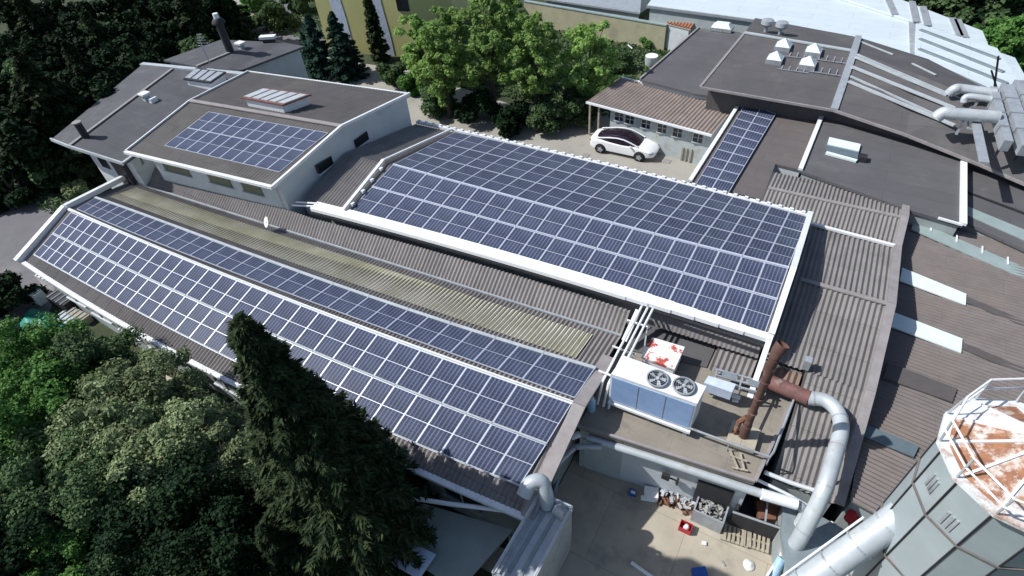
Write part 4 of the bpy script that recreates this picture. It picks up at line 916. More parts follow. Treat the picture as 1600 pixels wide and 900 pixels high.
for k in range(NS):
    mb.add([sp(k,SR+.16,SZ-.1),sp(k+1,SR+.16,SZ-.1),sp(k+1,SR+.16,SZ),sp(k,SR+.16,SZ),sp(k,SR-.06,SZ),sp(k+1,SR-.06,SZ),sp(k,SR-.1,SZ-.1),sp(k+1,SR-.1,SZ-.1)],[(0,1,2,3),(3,2,5,4),(0,6,7,1)])
mb.build('walkway',M['silotop'],SI)
rs=[0,0,1,1,0,1,1,1,0,0,0,0]
for k in range(NS):
    mb=MB(); mb.add([sp(k,SR-.03,SZ+.01),sp(k+1,SR-.03,SZ+.01),sp(k+1,.25,SZ+.75),sp(k,.25,SZ+.75),sp(k,SR-.03,SZ-.1),sp(k+1,SR-.03,SZ-.1)],[(0,1,2,3),(1,0,4,5)]); mb.build('roof_sector',M['silorust'] if rs[k] else M['silotop'],SI)
mb=MB()
for k in range(NS): mb.bar(sp(k,SR-.05,SZ+.04),sp(k,.25,SZ+.78),.05,.05)
mb.build('roof_rib',M['white'],SI)
mb=MB(); c=SC+V(.15,.0,SZ+.7); mb.prism([c+V(-.45,-.45,.35),c+V(.75,-.5,.35),c+V(.8,.5,.35),c+V(-.2,.45,.35)],.4); h=mb.build('hatch',M['whiteclean'],SI)
mb=MB(); mb.disc(c+V(.5,-.1,.36),.25,.12); mb.box(c+V(.55,-.75,.1),(.7,.4,.3)); mb.build('lid',M['galdark'],h)
rl=MB(); sag=[.0,.05,-.05,.1,0,-.1,.06,0,.1,0,-.06,0]
for k in range(NS):
    for hh in (.4,.75): rl.tube([sp(k,SR+.12+sag[k],SZ+hh),sp(k+1,SR+.12+sag[(k+1)%NS],SZ+hh)],.025,6)
rl.build('handrail',M['whiteclean'],SI)
rl=MB()
for k in range(NS): rl.tube([sp(k,SR+.12,SZ),sp(k,SR+.12+sag[k],SZ+.75)],.025,6)
rl.build('rail_post',M['duct'],SI)
mb=MB()
for k,zz in ((6,9.9),(7,9.6)):
    a=sp(k,SR-.02,zz); b=sp(k+1,SR-.02,zz); n_=(a+b)/2-SC; n_.z=0; n_.normalize()
    for s in (.35,.5,.62): 
        p=a.lerp(b,s)+n_*.0; mb.box(p,(.03,.06,.5),math.atan2(n_.y,n_.x))
mb.build('painted_mark',M['gal'],SI)
SPp=thing('silo_pipe','thick pale pipe sloping from the side of the silo towards the yard','pipe',tuple(P(1300,890,0)))
pa=P(1392,817,7.4); pb=P(1225,935,4.9); mb=MB(); mb.tube([pa+(pa-pb).normalized()*.4]+[pa.lerp(pb,s) for s in np.linspace(0,1,8)],.37,22); mb.build('tube',M['duct'],SPp,True)
mb=MB(); 
for s in (0,.25,.5,.75): p=pa.lerp(pb,s+.02); mb.tube([p,p+(pb-pa).normalized()*.05],.4,22)
mb.build('joint_ring',M['gal'],SPp)
up=V(0,0,.62); mb=MB(); off=(pb-pa).cross(V(0,0,1)).normalized()*.42
mb.tube([pa.lerp(pb,s)+off+V(0,0,.2) for s in (.15,1)],.03,6); mb.build('cable_pipe',M['white'],SPp)
# ================= FILTER BOX with rails, elbow, canopy
TK=thing('filter_tank','grey steel container with tube railing on its top beside the hall corner','container',(-4.6,6.6,0))
t4=[V(-5.05,5.0,3.2),V(-3.85,5.1,3.2),V(-3.75,8.1,3.2),V(-4.95,8.05,3.2)]
mb=MB(); mb.prism(t4,3.15); mb.build('body',M['gal'],TK)
mb=MB()
for k in range(4):
    for hh in (.18,.4): mb.bar(t4[k]+V(0,0,hh),t4[(k+1)%4]+V(0,0,hh),.06)
    for s in (0,.33,.66): p=t4[k].lerp(t4[(k+1)%4],s); mb.bar(p,p+V(0,0,.42),.05)
mb.build('railing',M['duct'],TK)
mb=MB()
for s in (.3,.62): mb.bar(t4[0].lerp(t4[1],s)+V(0,.3,.02),t4[3].lerp(t4[2],s)+V(0,-.3,.02),.12,.03)
mb.build('rib',M['galdark'],TK)
EB=thing('elbow_duct','fat white bent duct at the corner of the long roof by the railed container','duct',tuple(P(850,790,3.2)))
mb=MB(); mb.tube(smooth(pth3([(818,775,3.9),(828,756,4.15),(845,752,4.15),(852,768,3.8),(856,790,3.2)])),.26,16); mb.build('tube',M['duct'],EB,True)
mb=MB(); mb.tube(pth3([(884,806,3.3),(870,796,3.2)]),[.22,.26],14); mb.build('end_cap',M['gal'],EB,True)
CN=thing('canopy','low lean-to canopy with weathered grey-green roof sheet below the long hall','canopy',(-7.3,5.7,0))
q=[P(x,y,2.0) for x,y in ((632,778),(802,828),(737,900),(690,905),(604,850))]; mb=MB(); mb.prism(q,.08); mb.build('roof',M['canopy'],CN)
mb=MB()
for p in q: c=sum(q,V(0,0,0))/5; p=p+(c-p)*.06; mb.bar(V(p.x,p.y,0),V(p.x,p.y,1.9),.1)
mb.build('post',M['galdark'],CN)
mb=MB(); mb.prism([P(x,y,2.25) for x,y in ((584,864),(612,832),(681,866),(654,905))],.06); t=mb.build('roof_sheet',M['paleblue']); tag(t,'clean pale blue-white sheet lying on the left end of the canopy','sheet')
WP=thing('drain_pipe','long straight white pipe over the canopy with a bent left end','pipe',tuple(P(610,790,0)))
mb=MB(); mb.tube(pth3([(612,802,1.9),(602,778,2.7),(608,773,2.8),(700,787,2.8),(800,799,2.8)]),.085,10); mb.build('tube',M['white'],WP,True)
mb=MB(); c=P(602,735,1.2); 
for k in range(5): mb.tube([c+V(random.uniform(-.8,.8),random.uniform(-.5,.5),-1.2),c+V(random.uniform(-.6,.6),random.uniform(-.4,.4),random.uniform(-.1,.5))],[.6,.4],9)
t=mb.build('tarpaulin',M['bluep'],None,True); tag(t,'deep blue tarpaulin heap in shade between the conifer and the long hall','tarpaulin')
# ================= YARD CLUTTER
def bx(name,label,cat,px,py,sz,m,rz=.2,z=0,parts=()):
    c=P(px,py,z+sz[2]/2); t=thing(name,label,cat,(c.x,c.y,z)); mb=MB(); mb.box((c.x,c.y,z+sz[2]/2+.01),sz,rz); mb.build('body',m,t); return t,c
t,c=bx('carton','white open carton on the shaded yard near the wall','carton',1017,772,(.55,.45,.4),M['whiteclean'],.3); mb=MB(); mb.box((c.x-.05,c.y-.3,.3),(.5,.2,.03),.3); mb.build('flap',M['white'],t)
t,c=bx('small_carton','small dark blue carton with white top on the shaded yard','carton',988,770,(.3,.22,.2),M['bluep'],.1); mb=MB(); mb.box((c.x+.03,c.y-.02,.215),(.18,.12,.01),.1); mb.build('paper',M['whiteclean'],t)
t,c=bx('blue_bin','blue plastic bin against the yard wall','bin',1043,757,(.4,.35,.5),M['bluep'],.1); mb=MB(); mb.box((c.x,c.y,.53),(.44,.39,.05),.1); mb.build('lid',M['bluep'],t)
# scrap bin
c=P(1110,797,.45); t=thing('scrap_bin','square metal bin heaped with scrap metal by the yard wall','bin',(c.x,c.y,0)); mb=MB()
for sx,sy,a,b in ((-.55,0,.06,.95),(.55,0,.06,.95),(0,-.5,1.16,.06),(0,.5,1.16,.06)): mb.box((c.x+sx,c.y+sy,.45),(a,b,.9))
mb.box((c.x,c.y,.08),(1.1,1,.1)); mb.build('bin',M['gal'],t)
mb=MB()
for k in range(70): mb.box((c.x+random.uniform(-.45,.45),c.y+random.uniform(-.4,.4),.68+random.uniform(0,.2)),(random.uniform(.05,.3),random.uniform(.03,.12),.03),0,(Matrix.Rotation(random.uniform(0,6),3,'Z')@Matrix.Rotation(random.uniform(-.7,.7),3,'X')))
o=mb.build('scrap',M['scrap'],t); o['kind']='stuff'
# long rusty rubbish heap
c=P(1065,783,.2); mb=MB()
for k in range(120):
    u=random.uniform(-1,1); p=V(c.x+u*1.0,c.y+u*.1+random.uniform(-.35,.35),random.uniform(.03,.35)); mb.box(p,(random.uniform(.08,.45),random.uniform(.03,.14),random.uniform(.03,.12)),0,(Matrix.Rotation(random.uniform(0,6),3,'Z')@Matrix.Rotation(random.uniform(-.5,.5),3,'X')))
o=mb.build('rubbish_heap',M['rust']); tag(o,'heap of rusty offcuts lying along the yard wall','rubbish'); o['kind']='stuff'
c=P(1052,776,.35); mb=MB()
for k in range(40):
    p=V(c.x+random.uniform(-.4,.9),c.y+random.uniform(-.25,.3),random.uniform(.3,.48)); mb.box(p,(random.uniform(.05,.3),random.uniform(.05,.14),.03),0,(Matrix.Rotation(random.uniform(0,6),3,'Z')@Matrix.Rotation(random.uniform(-.5,.5),3,'X')))
o=mb.build('plastic_scrap',M['duct']); tag(o,'pale plastic and paper waste on top of the rusty heap','waste'); o['kind']='stuff'
# red crate
c=P(1071,824,.15); t=thing('crate','bright red plastic crate with a white bag on the sunlit yard','crate',(c.x,c.y,0)); mb=MB()
for sx,sy,a,b in ((-.22,0,.03,.3),(.22,0,.03,.3),(0,-.16,.46,.03),(0,.16,.46,.03)): mb.box((c.x+sx,c.y+sy,.15),(a,b,.3),0)
mb.box((c.x,c.y,.03),(.44,.32,.03)); mb.build('crate',M['red'],t); mb=MB(); mb.tube([(c.x,c.y,.1),(c.x+.05,c.y,.25),(c.x+.1,c.y,.3)],[.1,.12,.03],8); mb.build('bag',M['whiteclean'],t,True)
# black skip
c=P(1192,800,.5); t=thing('skip','black open steel skip with grey side panels next to the scrap bin','skip',(c.x,c.y,0)); mb=MB()
for sx,sy,a,b in ((-1.0,0,.08,1.5),(1.0,0,.08,1.5),(0,-.75,2.0,.08),(0,.75,2.0,.08)): mb.box((c.x+sx,c.y+sy,.6),(a,b,1.2),.11)
mb.box((c.x,c.y,.1),(2,1.5,.1),.11); mb.build('shell',M['dark'],t)
mb=MB(); mb.box((c.x+1.06,c.y+.1,.65),(.05,1.4,1.3),.11); mb.box((c.x,c.y-.8,1.22),(2.1,.06,.06),.11); mb.box((c.x,c.y,1.23),(.06,1.5,.06),.11); mb.build('side_panel',M['gal'],t)
mb=MB(); mb.box((c.x+.2,c.y+.1,.5),(.9,.7,.3),.4); mb.build('load',M['rust'],t)
# pallets
for n_,(px,py,lb) in enumerate(((1150,836,'left'),(1182,845,'right'))):
    c=P(px,py,.1); t=thing('pallet','broken pale wooden pallet on the sunlit yard before the skip, '+lb+' of two','pallet',(c.x,c.y,0),'pallets before the skip'); mb=MB()
    for k in range(6): mb.box((c.x+math.cos(.15)*(-.4+.16*k),c.y-.4*.15+.02*k,.14),(.1,.7,.025),.15+random.uniform(-.05,.05))
    mb.build('board',M['wood'],t); mb=MB()
    for k in(-1,0,1): mb.box((c.x,c.y+k*.3,.07),(.95,.08,.1),.15)
    mb.build('bearer',M['wood'],t)
t=MB().box(P(1100,849,.05),(.16,.14,.08),.3).build('paper_scrap',M['whiteclean']); tag(t,'small white paper scrap in the middle of the sunlit yard','paper')
mb=MB(); c=P(1169,883,.02); mb.tube([c,c+V(.03,0,.06),c+V(.02,0,.14)],[.22,.2,.06],12); t=mb.build('plastic_bag',M['whiteclean'],None,True); tag(t,'white plastic bag near the lower edge of the sunlit yard','plastic bag')
mb=MB(); mb.box(P(1093,896,.15),(.5,.35,.3),.6); t=mb.build('toolbox',M['bluep']); tag(t,'dark blue box at the bottom edge of the yard','box')
mb=MB(); c=P(1130,880,.03); mb.box(c,(.06,.2,.05),.9); t=mb.build('brick_fragment',M['wallg']); tag(t,'tiny dark fragment on the sunlit yard left of the plastic bag','rubble')
mb=MB(); c=P(1005,893,.06); mb.tube([c+V(-.5,.1,0),c+V(.5,-.05,0)],.07,8); t=mb.build('pipe_offcut',M['white']); tag(t,'white pipe offcut lying in the shade at the bottom of the yard','pipe')
c=P(1045,735,1.6); mb=MB(); mb.box((c.x,11.55,1.9),(.3,.15,.3)); mb.bar(V(c.x,11.58,1.85),V(c.x+.45,11.6,1.85),.05); mb.box((c.x+.45,11.6,1.8),(.08,.12,.4)); t=mb.build('wall_switchgear',M['dark']); tag(t,'small dark electrical boxes on the wall under the deck','switchgear')
# ================= FILTER UNITS on back right roof
for j,(px,wd,lb) in enumerate(((1572,.38,'leftmost'),(1590,.6,'second'),(1612,.7,'third'))):
    a=P(*((1549,143),(1570,139),(1592,133))[j],6.2); b=P(*((1572,228),(1604,236),(1640,240))[j],5.9)
    t=thing('filter_duct','long grey rectangular duct on the upper right roof, '+lb+' from the left of the row','duct',tuple(V(b.x,b.y,5.2)),'rectangular ducts on the back right roof')
    mb=MB(); mb.bar(a,b,wd,.6); mb.build('casing',M['gal'],t)
    mb=MB()
    for s in (.25,.5,.75): p=a.lerp(b,s); d=(b-a).normalized()*.04; mb.bar(p-d,p+d,wd+.06,.66)
    mb.build('flange',M['galdark'],t)
    mb=MB()
    for s in (.1,.9): p=a.lerp(b,s); mb.bar(V(p.x,p.y,p.z-.3),V(p.x,p.y,5.0),.12)
    mb.build('leg',M['dark'],t)
for l,lb,r in (([(1463,184,6.0),(1475,176,6.3),(1492,178,6.3),(1560,183,6.3)],'lower',.32),([(1483,146,6.0),(1492,139,6.3),(1505,139,6.3),(1556,146,6.3)],'upper',.26),([(1506,160,5.9),(1513,151,6.2),(1560,157,6.2)],'middle',.18)):
    t=thing('round_duct','round grey duct joining the rectangular ducts on the back roof, '+lb+' of three','duct',tuple(P(*l[0])),'round ducts on the back right roof'); mb=MB(); mb.tube(smooth(pth3(l)),r,16); mb.build('tube',M['duct'],t,True)
    mb=MB(); p=P(*l[-2]); mb.bar(V(p.x+.5,p.y,p.z-r),V(p.x+.5,p.y,5.2),.12); mb.build('support',M['gal'],t)
mb=MB(); mb.bar(P(1520,172,5.9),P(1530,205,5.7),.12); mb.bar(P(1515,170,5.9),P(1512,200,5.7),.08); mb.bar(P(1510,200,5.7),P(1535,205,5.7),.08); t=mb.build('pipe_bracket',M['gal']); tag(t,'small metal frame under the round ducts on the back roof','bracket')
# ================= LEFT CLUTTER
for px,py,sz,mm,nm,lb,ct in ((84,437,(1.6,.9,.9),'whiteclean','white_tank','white plastic covered crate under the left end of the long hall eave','crate'),(68,424,(1.4,.7,1.4),'gal','metal_cage','grey metal cage at the far left corner of the long hall','cage'),(58,463,(.9,.6,.8),'white','barrow_box','white box on the driveway by the long hall corner','box'),(100,470,(1.8,.8,.7),'dark','stacked_frames','dark stacked frames along the left part of the near wall','frames'),(125,495,(1.5,.5,.5),'wood','timber_stack','pale timber stack along the near wall beside the bushes','timber'),(106,500,(1.4,.6,.4),'duct','slab_stack','stack of pale slabs on the path beside the near wall','slabs')):
    c=P(px,py,sz[2]/2); t=thing(nm,lb,ct,(c.x,c.y,0)); mb=MB(); mb.box((c.x,c.y,sz[2]/2),sz,.05); mb.build('body',M[mm],t); mb=MB()
    for k in range(4): mb.box((c.x-sz[0]/2+sz[0]*(k+.5)/4,c.y,sz[2]+.02),(.06,sz[1]+.05,.05),.05)
    mb.build('strap',M['galdark'],t)
mb=MB(); nx=14; vs=[]; c=P(62,508,.0)
for i in range(nx+1):
    for j in range(9): vs.append(V(c.x-1.6+3.6*i/nx,c.y-.9+1.8*j/8,.45+.25*math.sin(i*.9)*math.cos(j*1.1)+random.uniform(-.06,.06)-.5*(abs(j-4)/4)**3-.4*(abs(i-7)/7)**4))
fs=[(i*9+j,i*9+j+9,i*9+j+10,i*9+j+1) for i in range(nx) for j in range(8)]
mb.add(vs,fs); t=mb.build('tarpaulin',M['tarp'],None,True); tag(t,'green tarpaulin spread by the driveway at the left edge','tarpaulin')
# garden bits
c=P(1018,92,.6); t=thing('water_barrel','round pale water barrel beside the grey flat roof','barrel',(c.x,c.y,0)); mb=MB(); mb.tube([(c.x,c.y,0),(c.x,c.y,.4),(c.x,c.y,.85)],[.5,.58,.55],18); mb.build('barrel',M['duct'],t,True); mb=MB(); mb.disc((c.x,c.y,.85),.57,.05); mb.build('lid',M['white'],t)
mb=MB(); a=P(981,70,.3); mb.tube([a,P(988,76,.1)],.06,6); t=mb.build('white_pole',M['whiteclean']); tag(t,'short white pole lying in the garden plot','pole')
# manhole covers
for px,py,lb in ((915,243,'near the rear of the white car'),(1042,252,'right of the white car')):
    mb=MB(); mb.box(P(px,py,.02),(.5,.5,.03)); t=mb.build('manhole_cover',M['flash']); tag(t,'square metal drain cover in the road '+lb,'drain cover')
# ================= CAR
ra=P(939,231.5,.34); fa=P(999.5,244.5,.34); wb=(fa-ra).length; ang=math.atan2(fa.y-ra.y,fa.x-ra.x); s=wb/2.9
CR=Matrix.Rotation(ang,3,'Z'); side=CR@V(0,1,0); org=(ra+fa)/2+side*.8*s; org.z=0
def cl(x,y,z): return org+(CR@V(x,y,z))*s
CA=thing('parked_car','white car with black glass roof parked beside the pale outbuilding','car',tuple(org))
def loft(mb,secs,close=True):
    n=len(secs[0]); vs=[p for s_ in secs for p in s_]; fs=[]
    for i in range(len(secs)-1):
        for j in range(n): fs.append((i*n+j,i*n+(j+1)%n,(i+1)*n+(j+1)%n,(i+1)*n+j))
    fs.append(tuple(range(n))[::-1]); fs.append(tuple(range((len(secs)-1)*n,len(secs)*n))); mb.add(vs,fs)
st=[(-2.36,.62,.42,.72,.78),(-2.3,.8,.3,.86,.98),(-2.0,.9,.24,.92,1.06),(-1.45,.93,.22,.93,1.03),(-.8,.92,.2,.9,.98),(0,.91,.2,.88,.95),(.7,.91,.2,.88,.95),(1.1,.92,.22,.87,.96),(1.6,.92,.24,.82,.9),(2.0,.88,.26,.74,.8),(2.3,.76,.3,.64,.68),(2.42,.55,.38,.55,.58)]
secs=[]
for x,hw,zb,zs_,zt in st:
    h=[(0,zb),(hw*.8,zb),(hw*.98,zb+.1),(hw,(zb+zs_)/2),(hw*.97,zs_),(hw*.86,zs_+(zt-zs_)*.6),(hw*.5,zt),(0,zt+.01)]
    secs.append([cl(x,y,z) for y,z in h]+[cl(x,-y,z) for y,z in h[1:-1][::-1]])
mb=MB(); loft(mb,secs); body=mb.build('body',M['carw'],CA,True)
gs=[(-1.95,.66,1.0,1.04),(-1.5,.72,.95,1.2),(-.9,.76,.92,1.36),(-.3,.77,.9,1.43),(.2,.77,.9,1.41),(.7,.74,.92,1.26),(1.25,.66,.92,.97)]
secs=[]
for x,hw,zb,zt in gs:
    h=[(0,zb-.1),(hw*1.08,zb-.05),(hw*1.04,zb+.05),(hw*.98,(zb+zt)/2),(hw*.84,zt-.06),(hw*.6,zt),(0,zt+.02)]
    secs.append([cl(x,y,z) for y,z in h]+[cl(x,-y,z) for y,z in h[1:-1][::-1]])
mb=MB(); loft(mb,secs); mb.build('glass_roof',M['card'],CA,True)
for sg in (-1,1):
    mb=MB(); pts=[(-2.0,.72,1.03),(-1.5,.75,1.12),(-.9,.78,1.26),(-.3,.77,1.33),(.2,.77,1.31),(.7,.76,1.17),(1.25,.73,.95)]
    mb.tube([cl(x,sg*(y),z+.02) for x,y,z in pts],.045*s,6); mb.build('roof_pillar',M['carw'],CA,True)
    mb=MB(); mb.tube([cl(.75,sg*.86,.98),cl(.78,sg*1.0,1.02),cl(.72,sg*1.05,1.03)],[.05,.09,.05],8); mb.build('mirror',M['carw'],CA,True)
    mb=MB(); mb.box(cl(2.2,sg*.68,.66),(.3*s,.22*s,.08*s),ang-sg*.5); mb.build('headlight',M['galdark'],CA)
    mb=MB(); mb.box(cl(-2.28,sg*.6,.85),(.1*s,.4*s,.08*s),ang); mb.build('tail_light',M['red'],CA)
for wx in (-1.45,1.45):
    for sg in (-1,1):
        c=cl(wx,sg*.86,.34); ax=CR@V(0,1,0)
        mb=MB(); mb.tube([c-ax*.13*s,c-ax*.1*s,c+ax*.1*s,c+ax*.13*s],[.3*s,.35*s,.35*s,.3*s],24); wh=mb.build('wheel',M['black'],CA,True)
        mb=MB(); mb.tube([c+ax*sg*.12*s,c+ax*sg*.14*s],.17*s,16); 
        for k in range(5):
            a=2*math.pi*k/5; d=CR@V(math.cos(a),0,math.sin(a)); mb.bar(c+ax*sg*.135*s,c+ax*sg*.135*s+d*.23*s,.04)
        mb.build('rim',M['gal'],wh)
        mb=MB(); mb.tube([c+ax*sg*.02,c+ax*sg*.075*s],.41*s,24); mb.build('wheel_arch',M['black'],CA)
# ================= VEGETATION
rng=np.random.default_rng(5)
def cards(name,cent,nrm,size,m,aspect=1.5,dirs=None):
    n=len(cent); r=rng.normal(size=(n,3)); u=np.cross(nrm,r) if dirs is None else dirs-nrm*np.sum(dirs*nrm,1,keepdims=True); u/=np.linalg.norm(u,axis=1,keepdims=True)+1e-9; v=np.cross(nrm,u); v/=np.linalg.norm(v,axis=1,keepdims=True)+1e-9
    s=size[:,None]; a=cent-u*s*aspect*.5; b=cent+v*s*.5; c=cent+u*s*aspect*.5; d=cent-v*s*.5
    vs=np.stack([a,b,c,d],1).reshape(-1,3)
    me=bpy.data.meshes.new(name); me.vertices.add(4*n); me.vertices.foreach_set('co',vs.ravel()); me.loops.add(4*n); me.loops.foreach_set('vertex_index',np.arange(4*n)); me.polygons.add(n); me.polygons.foreach_set('loop_start',np.arange(0,4*n,4)); me.update(calc_edges=True); me.validate(); me.materials.append(m); return me
def crown_broad(m,h,r,n,leaf,base=.25,K=34,sq=.9):
    """clumped leaf crown, unit: metres; returns mesh"""
    cs=[]; K=14 if h<3 else (120 if n>30000 else 75)
    for k in range(K):
        d=rng.normal(size=3); d/=np.linalg.norm(d); rad=rng.uniform(.4,1.15)
        zc=h*(base+(1-base)*.5); hh=h*(1-base)*.5
        cs.append((np.array([d[0]*r*rad*.85,d[1]*r*rad*.85,zc+d[2]*hh*rad*.85*sq]),(rng.uniform(.25,.45) if h<3 else rng.uniform(.11,.25))*r))
    P_=[];N_=[]
    per=n//K
    for c,cr in cs:
        d=rng.normal(size=(per,3)); d/=np.linalg.norm(d,axis=1,keepdims=True); q=rng.uniform(.55,1.08,size=(per,1))
        # ragged: push by angle noise
        q=q*(1+.22*np.sin(d[:,:1]*7+c[0])*np.cos(d[:,1:2]*6+c[1]))
        P_.append(c+d*q*cr*np.array([1,1,.75])); nn=d*.6+rng.normal(size=(per,3))*.55+np.array([0,0,.6]); N_.append(nn/np.linalg.norm(nn,axis=1,keepdims=True))
    P_=np.concatenate(P_);N_=np.concatenate(N_)
    return cards('crown',P_,N_,rng.uniform(.6,1.3,len(P_))*leaf,m),cs
def trunk_broad(h,r,cs):
    mb=MB(); mb.tube([V(0,0,-.2),V(.05,0,h*.25),V(0,.08,h*.5),V(.05,.0,h*.75)],[.045*h**.9*.5+.05,.04*h**.9*.45+.04,.1,.04],8)
    for c,cr in cs[::(2 if len(cs)<40 else 4)]: 
        z0=min(c[2]*.6,h*.5); mb.tube([V(.03,0,z0),V(c[0]*.5,c[1]*.5,(z0+c[2])/2+.1),V(*c)],[.07,.05,.015],5,False)
    return mb
def crown_conifer(m,h,r,n,leaf,base=.05):
    P_=[];N_=[];D_=[]; per=60 if n<30000 else 200; nb=n//per
    for k in range(nb):
        f=(k+.5)/nb; z=h*(base+(1-base)*f**.9)*1.0; L=r*(1-f)**.8*rng.uniform(.4,1.35)+.12; a=rng.uniform(0,2*math.pi)
        t=rng.uniform(.12,1,per)**.7; wdt=(.22 if per==60 else .17)*L*(1.15-t)+.05
        side=rng.normal(size=per)*wdt*.6; zz=z-.28*L*t+.12*L*t*t+rng.normal(size=per)*.06-abs(side)*.15
        sg=np.sign(side)[:,None]; D_.append(np.stack([np.cos(a)*np.ones(per),np.sin(a)*np.ones(per),-.3*np.ones(per)],1)+sg*np.array([[-np.sin(a),np.cos(a),-.1]])*.8+rng.normal(size=(per,3))*.25)
        x=np.cos(a)*L*t-np.sin(a)*side; y=np.sin(a)*L*t+np.cos(a)*side
        P_.append(np.stack([x,y,zz],1)); nn=np.stack([np.cos(a)*np.ones(per)*.35,np.sin(a)*np.ones(per)*.35,np.ones(per)],1)+rng.normal(size=(per,3))*.45; N_.append(nn/np.linalg.norm(nn,axis=1,keepdims=True))
    P_=np.concatenate(P_);N_=np.concatenate(N_)
    return cards('crown',P_,N_,rng.uniform(.6,1.3,len(P_))*leaf*(.75 if n>=30000 else 1),m,2.2 if n<30000 else 4.2,np.concatenate(D_))
TM={}
def proto(key):
    if key in TM: return TM[key]
    k=key
    if k[0]=='b': # broad: ('b',mat,n,leaf,h,r,base)
        _,m,n,leaf,h,r,base,var=k; me,cs=crown_broad(LF[m],h,r,n,leaf,base); tm=trunk_broad(h,r,cs)
    else:
        _,m,n,leaf,h,r,base,var=k; me=crown_conifer(LF[m],h,r,n,leaf,base); tm=MB(); tm.tube([V(0,0,-.2),V(0,0,h*.5),V(0,0,h*.97)],[.02*h+.05,.014*h+.03,.02],8)
    tme=bpy.data.meshes.new('trunk'); tme.from_pydata([tuple(v) for v in tm.v],[],tm.f); tme.materials.append(M['bark']); tme.update()
    TM[key]=(me,tme); return TM[key]
def tree(name,label,cat,xyz,key,sc=1.,rz=None,group=None,sz=None):
    me,tme=proto(key); t=thing(name,label,cat,tuple(xyz),group); t.rotation_euler.z=rz if rz is not None else random.uniform(0,6.28); t.scale=(sc,sc,sz or sc)
    for nm,md in (('crown',me),('trunk',tme)):
        o=bpy.data.objects.new(nm,md); COL.objects.link(o); o.parent=t
    return t
def base_of(px,py,z):  # ground point under a crown centre seen at (px,py) and height z
    p=P(px,py,z); return V(p.x,p.y,0)
BN=lambda m,v=0:('b',m,26000,.15,7.0,2.6,.2,v)
BF=lambda m,v=0:('b',m,11000,.28,8.0,2.8,.15,v)
BS=lambda m,v=0:('b',m,5000,.2,2.4,1.5,.0,v)
CF=lambda m,v=0:('c',m,12000,.34,10.,2.6,.03,v)
# near conifer
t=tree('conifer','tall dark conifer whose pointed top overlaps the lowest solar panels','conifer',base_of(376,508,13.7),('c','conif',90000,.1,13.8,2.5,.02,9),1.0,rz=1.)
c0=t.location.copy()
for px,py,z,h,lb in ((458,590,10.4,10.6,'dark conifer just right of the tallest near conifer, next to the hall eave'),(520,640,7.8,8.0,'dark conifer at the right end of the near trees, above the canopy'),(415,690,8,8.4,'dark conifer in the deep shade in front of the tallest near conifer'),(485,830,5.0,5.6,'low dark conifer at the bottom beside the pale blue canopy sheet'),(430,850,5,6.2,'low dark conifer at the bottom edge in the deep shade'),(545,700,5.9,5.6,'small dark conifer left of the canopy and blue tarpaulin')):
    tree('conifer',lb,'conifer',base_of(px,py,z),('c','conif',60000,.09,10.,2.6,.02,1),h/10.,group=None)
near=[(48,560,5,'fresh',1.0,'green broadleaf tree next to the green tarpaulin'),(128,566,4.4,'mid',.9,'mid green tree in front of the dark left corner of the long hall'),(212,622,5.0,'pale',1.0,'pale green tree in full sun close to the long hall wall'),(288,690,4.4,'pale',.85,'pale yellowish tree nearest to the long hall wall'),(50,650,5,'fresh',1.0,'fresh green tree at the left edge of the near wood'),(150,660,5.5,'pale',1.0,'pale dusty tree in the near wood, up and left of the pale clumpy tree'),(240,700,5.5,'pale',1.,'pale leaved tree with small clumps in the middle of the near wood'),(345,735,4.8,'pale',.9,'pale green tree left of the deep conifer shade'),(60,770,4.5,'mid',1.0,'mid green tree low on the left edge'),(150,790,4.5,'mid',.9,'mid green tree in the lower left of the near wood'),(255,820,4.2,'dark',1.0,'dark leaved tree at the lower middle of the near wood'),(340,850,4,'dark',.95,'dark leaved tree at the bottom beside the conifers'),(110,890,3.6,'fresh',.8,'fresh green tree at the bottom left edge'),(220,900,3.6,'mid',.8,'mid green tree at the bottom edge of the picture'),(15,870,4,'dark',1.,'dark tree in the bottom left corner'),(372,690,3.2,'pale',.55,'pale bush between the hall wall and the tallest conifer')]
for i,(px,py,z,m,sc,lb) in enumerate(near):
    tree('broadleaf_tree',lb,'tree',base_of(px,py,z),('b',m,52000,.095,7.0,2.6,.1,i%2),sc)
# back trees by the road
back=[(690,100,4.5,'bright',.95,'light green tree left of the three roadside trees'),(765,95,4.5,'bright',1.05,'large light green tree in the middle of the roadside trees'),(835,110,4.2,'fresh',.95,'mid green tree right of the large roadside tree'),(922,95,4.5,'bright',.9,'bright green tree overhanging the outbuilding roof'),(655,60,5,'fresh',.8,'smaller green tree in front of the yellow facade'),(790,35,5.,'fresh',.9,'mid green tree at the top behind the roadside trees'),(700,40,5,'fresh',.8,'light green tree at the top beside the yellow building')]
for i,(px,py,z,m,sc,lb) in enumerate(back):
    tree('broadleaf_tree',lb,'tree',base_of(px,py,z),('b','bright' if m=='fresh' else m,14000,.18,9.3,2.35,.1,10+i%3),sc)
tree('cypress','slim dark columnar cypress before the yellow facade','cypress',base_of(594,88,0.5),('c','conif',14000,.2,6.5,.8,.0,0),1.0)
for px,py,h,sc,lb in ((508,118,0,.62,'bluish green conifer left of the pair behind the house'),(545,122,0,.66,'bluish green conifer right of the pair behind the house'),(490,112,0,.42,'small bluish conifer at the end of the rear house wing')):
    tree('conifer',lb,'conifer',base_of(px,py,h),('c','blueg',16000,.26,9.,3.,.0,0),sc)
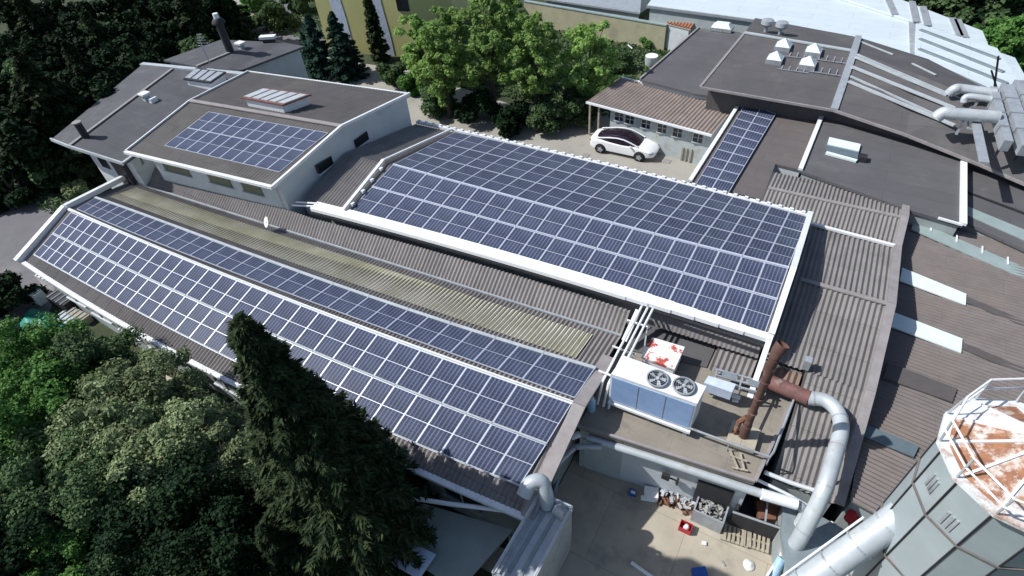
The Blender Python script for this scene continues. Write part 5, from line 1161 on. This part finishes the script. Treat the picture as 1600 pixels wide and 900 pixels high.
for i,(px,py,m,sc,lb) in enumerate(((612,118,'mid',.9,'low green shrub at the road edge behind the house'),(645,132,'fresh',.9,'bright low shrub at the road edge left of the roadside trees'),(690,165,'mid',1.,'dark green shrub under the left roadside tree'),(745,170,'dark',1.1,'dark shrub under the large roadside tree'),(800,185,'dark',1.1,'dark shrub between road and roadside trees'),(855,190,'mid',1.,'green shrub near the road under the mid green tree'),(905,175,'mid',1.1,'green shrub beside the outbuilding porch'),(965,95,'mid',.8,'low leafy plants at the front of the garden plot'),(1015,60,'fresh',.6,'small bright bush before the tiny hut'),(1000,50,'mid',.5,'small bush in the middle of the garden plot'),(830,130,'pale',.9,'pale flowering shrub behind the roadside trees'),
   (345,42,'mid',1.2,'clipped round bush left of the rear driveway'),(385,38,'fresh',1.2,'clipped round bush in the middle behind the rear house wing'),(430,36,'mid',1.3,'clipped round bush next to the rear driveway'),(470,10,'mid',1.2,'bush on the far side of the rear driveway'),(400,8,'fresh',1.,'bright shrub at the top left of the rear driveway'),
   (108,270,'mid',1.25,'round bush beside the white front wall of the house wing'),(125,300,'pale',.7,'pale brownish shrub at the driveway by the long hall'),(20,300,'dark',1.2,'dark bush beside the driveway bend'),(5,468,'dark',1.1,'dark round bush on the driveway at the left edge'),(60,250,'mid',1.2,'bush above the driveway bend'),(20,215,'fresh',.9,'leafy plants in the garden at the left edge'))):
    tree('shrub',lb,'shrub',base_of(px,py,.8),('b',m,9000,.16,2.4,1.6,-.1,i%2),sc)
# dark wood at upper left (indistinguishable trees share a label)
fw=[(30,40),(85,25),(140,35),(195,25),(250,30),(300,20),(350,5),(50,95),(110,85),(165,80),(215,70),(265,60),(310,50),(30,150),(85,140),(140,130),(190,110),(45,205),(95,190),(145,170),(10,95),(70,60),(230,15),(330,10),(280,0)]
for i,(px,py) in enumerate(fw):
    p=base_of(px,py,4.5); cn=i%3==0
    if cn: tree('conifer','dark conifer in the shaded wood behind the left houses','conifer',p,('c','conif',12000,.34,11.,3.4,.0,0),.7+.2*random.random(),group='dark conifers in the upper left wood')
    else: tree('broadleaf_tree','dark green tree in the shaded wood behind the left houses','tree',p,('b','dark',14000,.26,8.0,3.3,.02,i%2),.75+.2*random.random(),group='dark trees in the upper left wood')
for i,(px,py,m,sc,lb) in enumerate(((120,20,'mid',.8,'lighter green tree standing out of the upper left wood'),(15,75,'mid',.8,'mid green tree at the left edge of the upper left wood'),(290,30,'mid',.7,'green tree catching sun behind the rear house wing'))):
    tree('broadleaf_tree',lb,'tree',base_of(px,py,6.5),('b',m,14000,.26,8.0,3.3,.02,0),sc)
# top right trees
for i,(px,py,m,sc,lb) in enumerate(((1440,-12,'mid',1.,'green tree at the top right, first from the left behind the white roofs'),(1480,-8,'dark',1.,'dark tree at the top right, second from the left behind the white roofs'),(1520,5,'mid',1.1,'green tree at the top right behind the end of the white roofs'),(1565,12,'dark',1.1,'dark tree in the top right corner group'),(1600,20,'mid',1.2,'green tree at the extreme top right corner'),(1590,60,'fresh',.7,'bright low tree beside the bare white sheet roof'),(1560,40,'fresh',.5,'small bright tree beside the white roof panels'))):
    tree('broadleaf_tree',lb,'tree',base_of(px,py,3.),('b',m,14000,.3,8.0,3.3,.02,i%2),sc)
# ground cover grass tufts
pts=[]
def scat(n,fn,z=.05):
    q=[]
    while len(q)<n:
        a,b=fn(); q.append((a,b,z+random.random()*.12))
    return np.array(q)
R_=lambda x0,x1,y0,y1:(lambda:(random.uniform(x0,x1),random.uniform(y0,y1)))
q=np.concatenate([scat(14000,R_(-62,-39,12,34)),scat(9000,R_(-34,-14,40,56)),scat(9000,R_(-38,-6,-6,5)),scat(9000,R_(10,40,50,75)),scat(5000,R_(-60,-44,44,60))])
nn=rng.normal(size=(len(q),3))+np.array([0,0,.8]); nn/=np.linalg.norm(nn,axis=1,keepdims=True)
me=cards('undergrowth',q,nn,rng.uniform(.12,.3,len(q)),LF['mid'])
o=bpy.data.objects.new('undergrowth',me); COL.objects.link(o); o['kind']='stuff'; o['label']='low green undergrowth and grass between the trees and around the gardens'; o['category']='undergrowth'
for o in bpy.data.objects:
    if 'org' in o: del o['org']
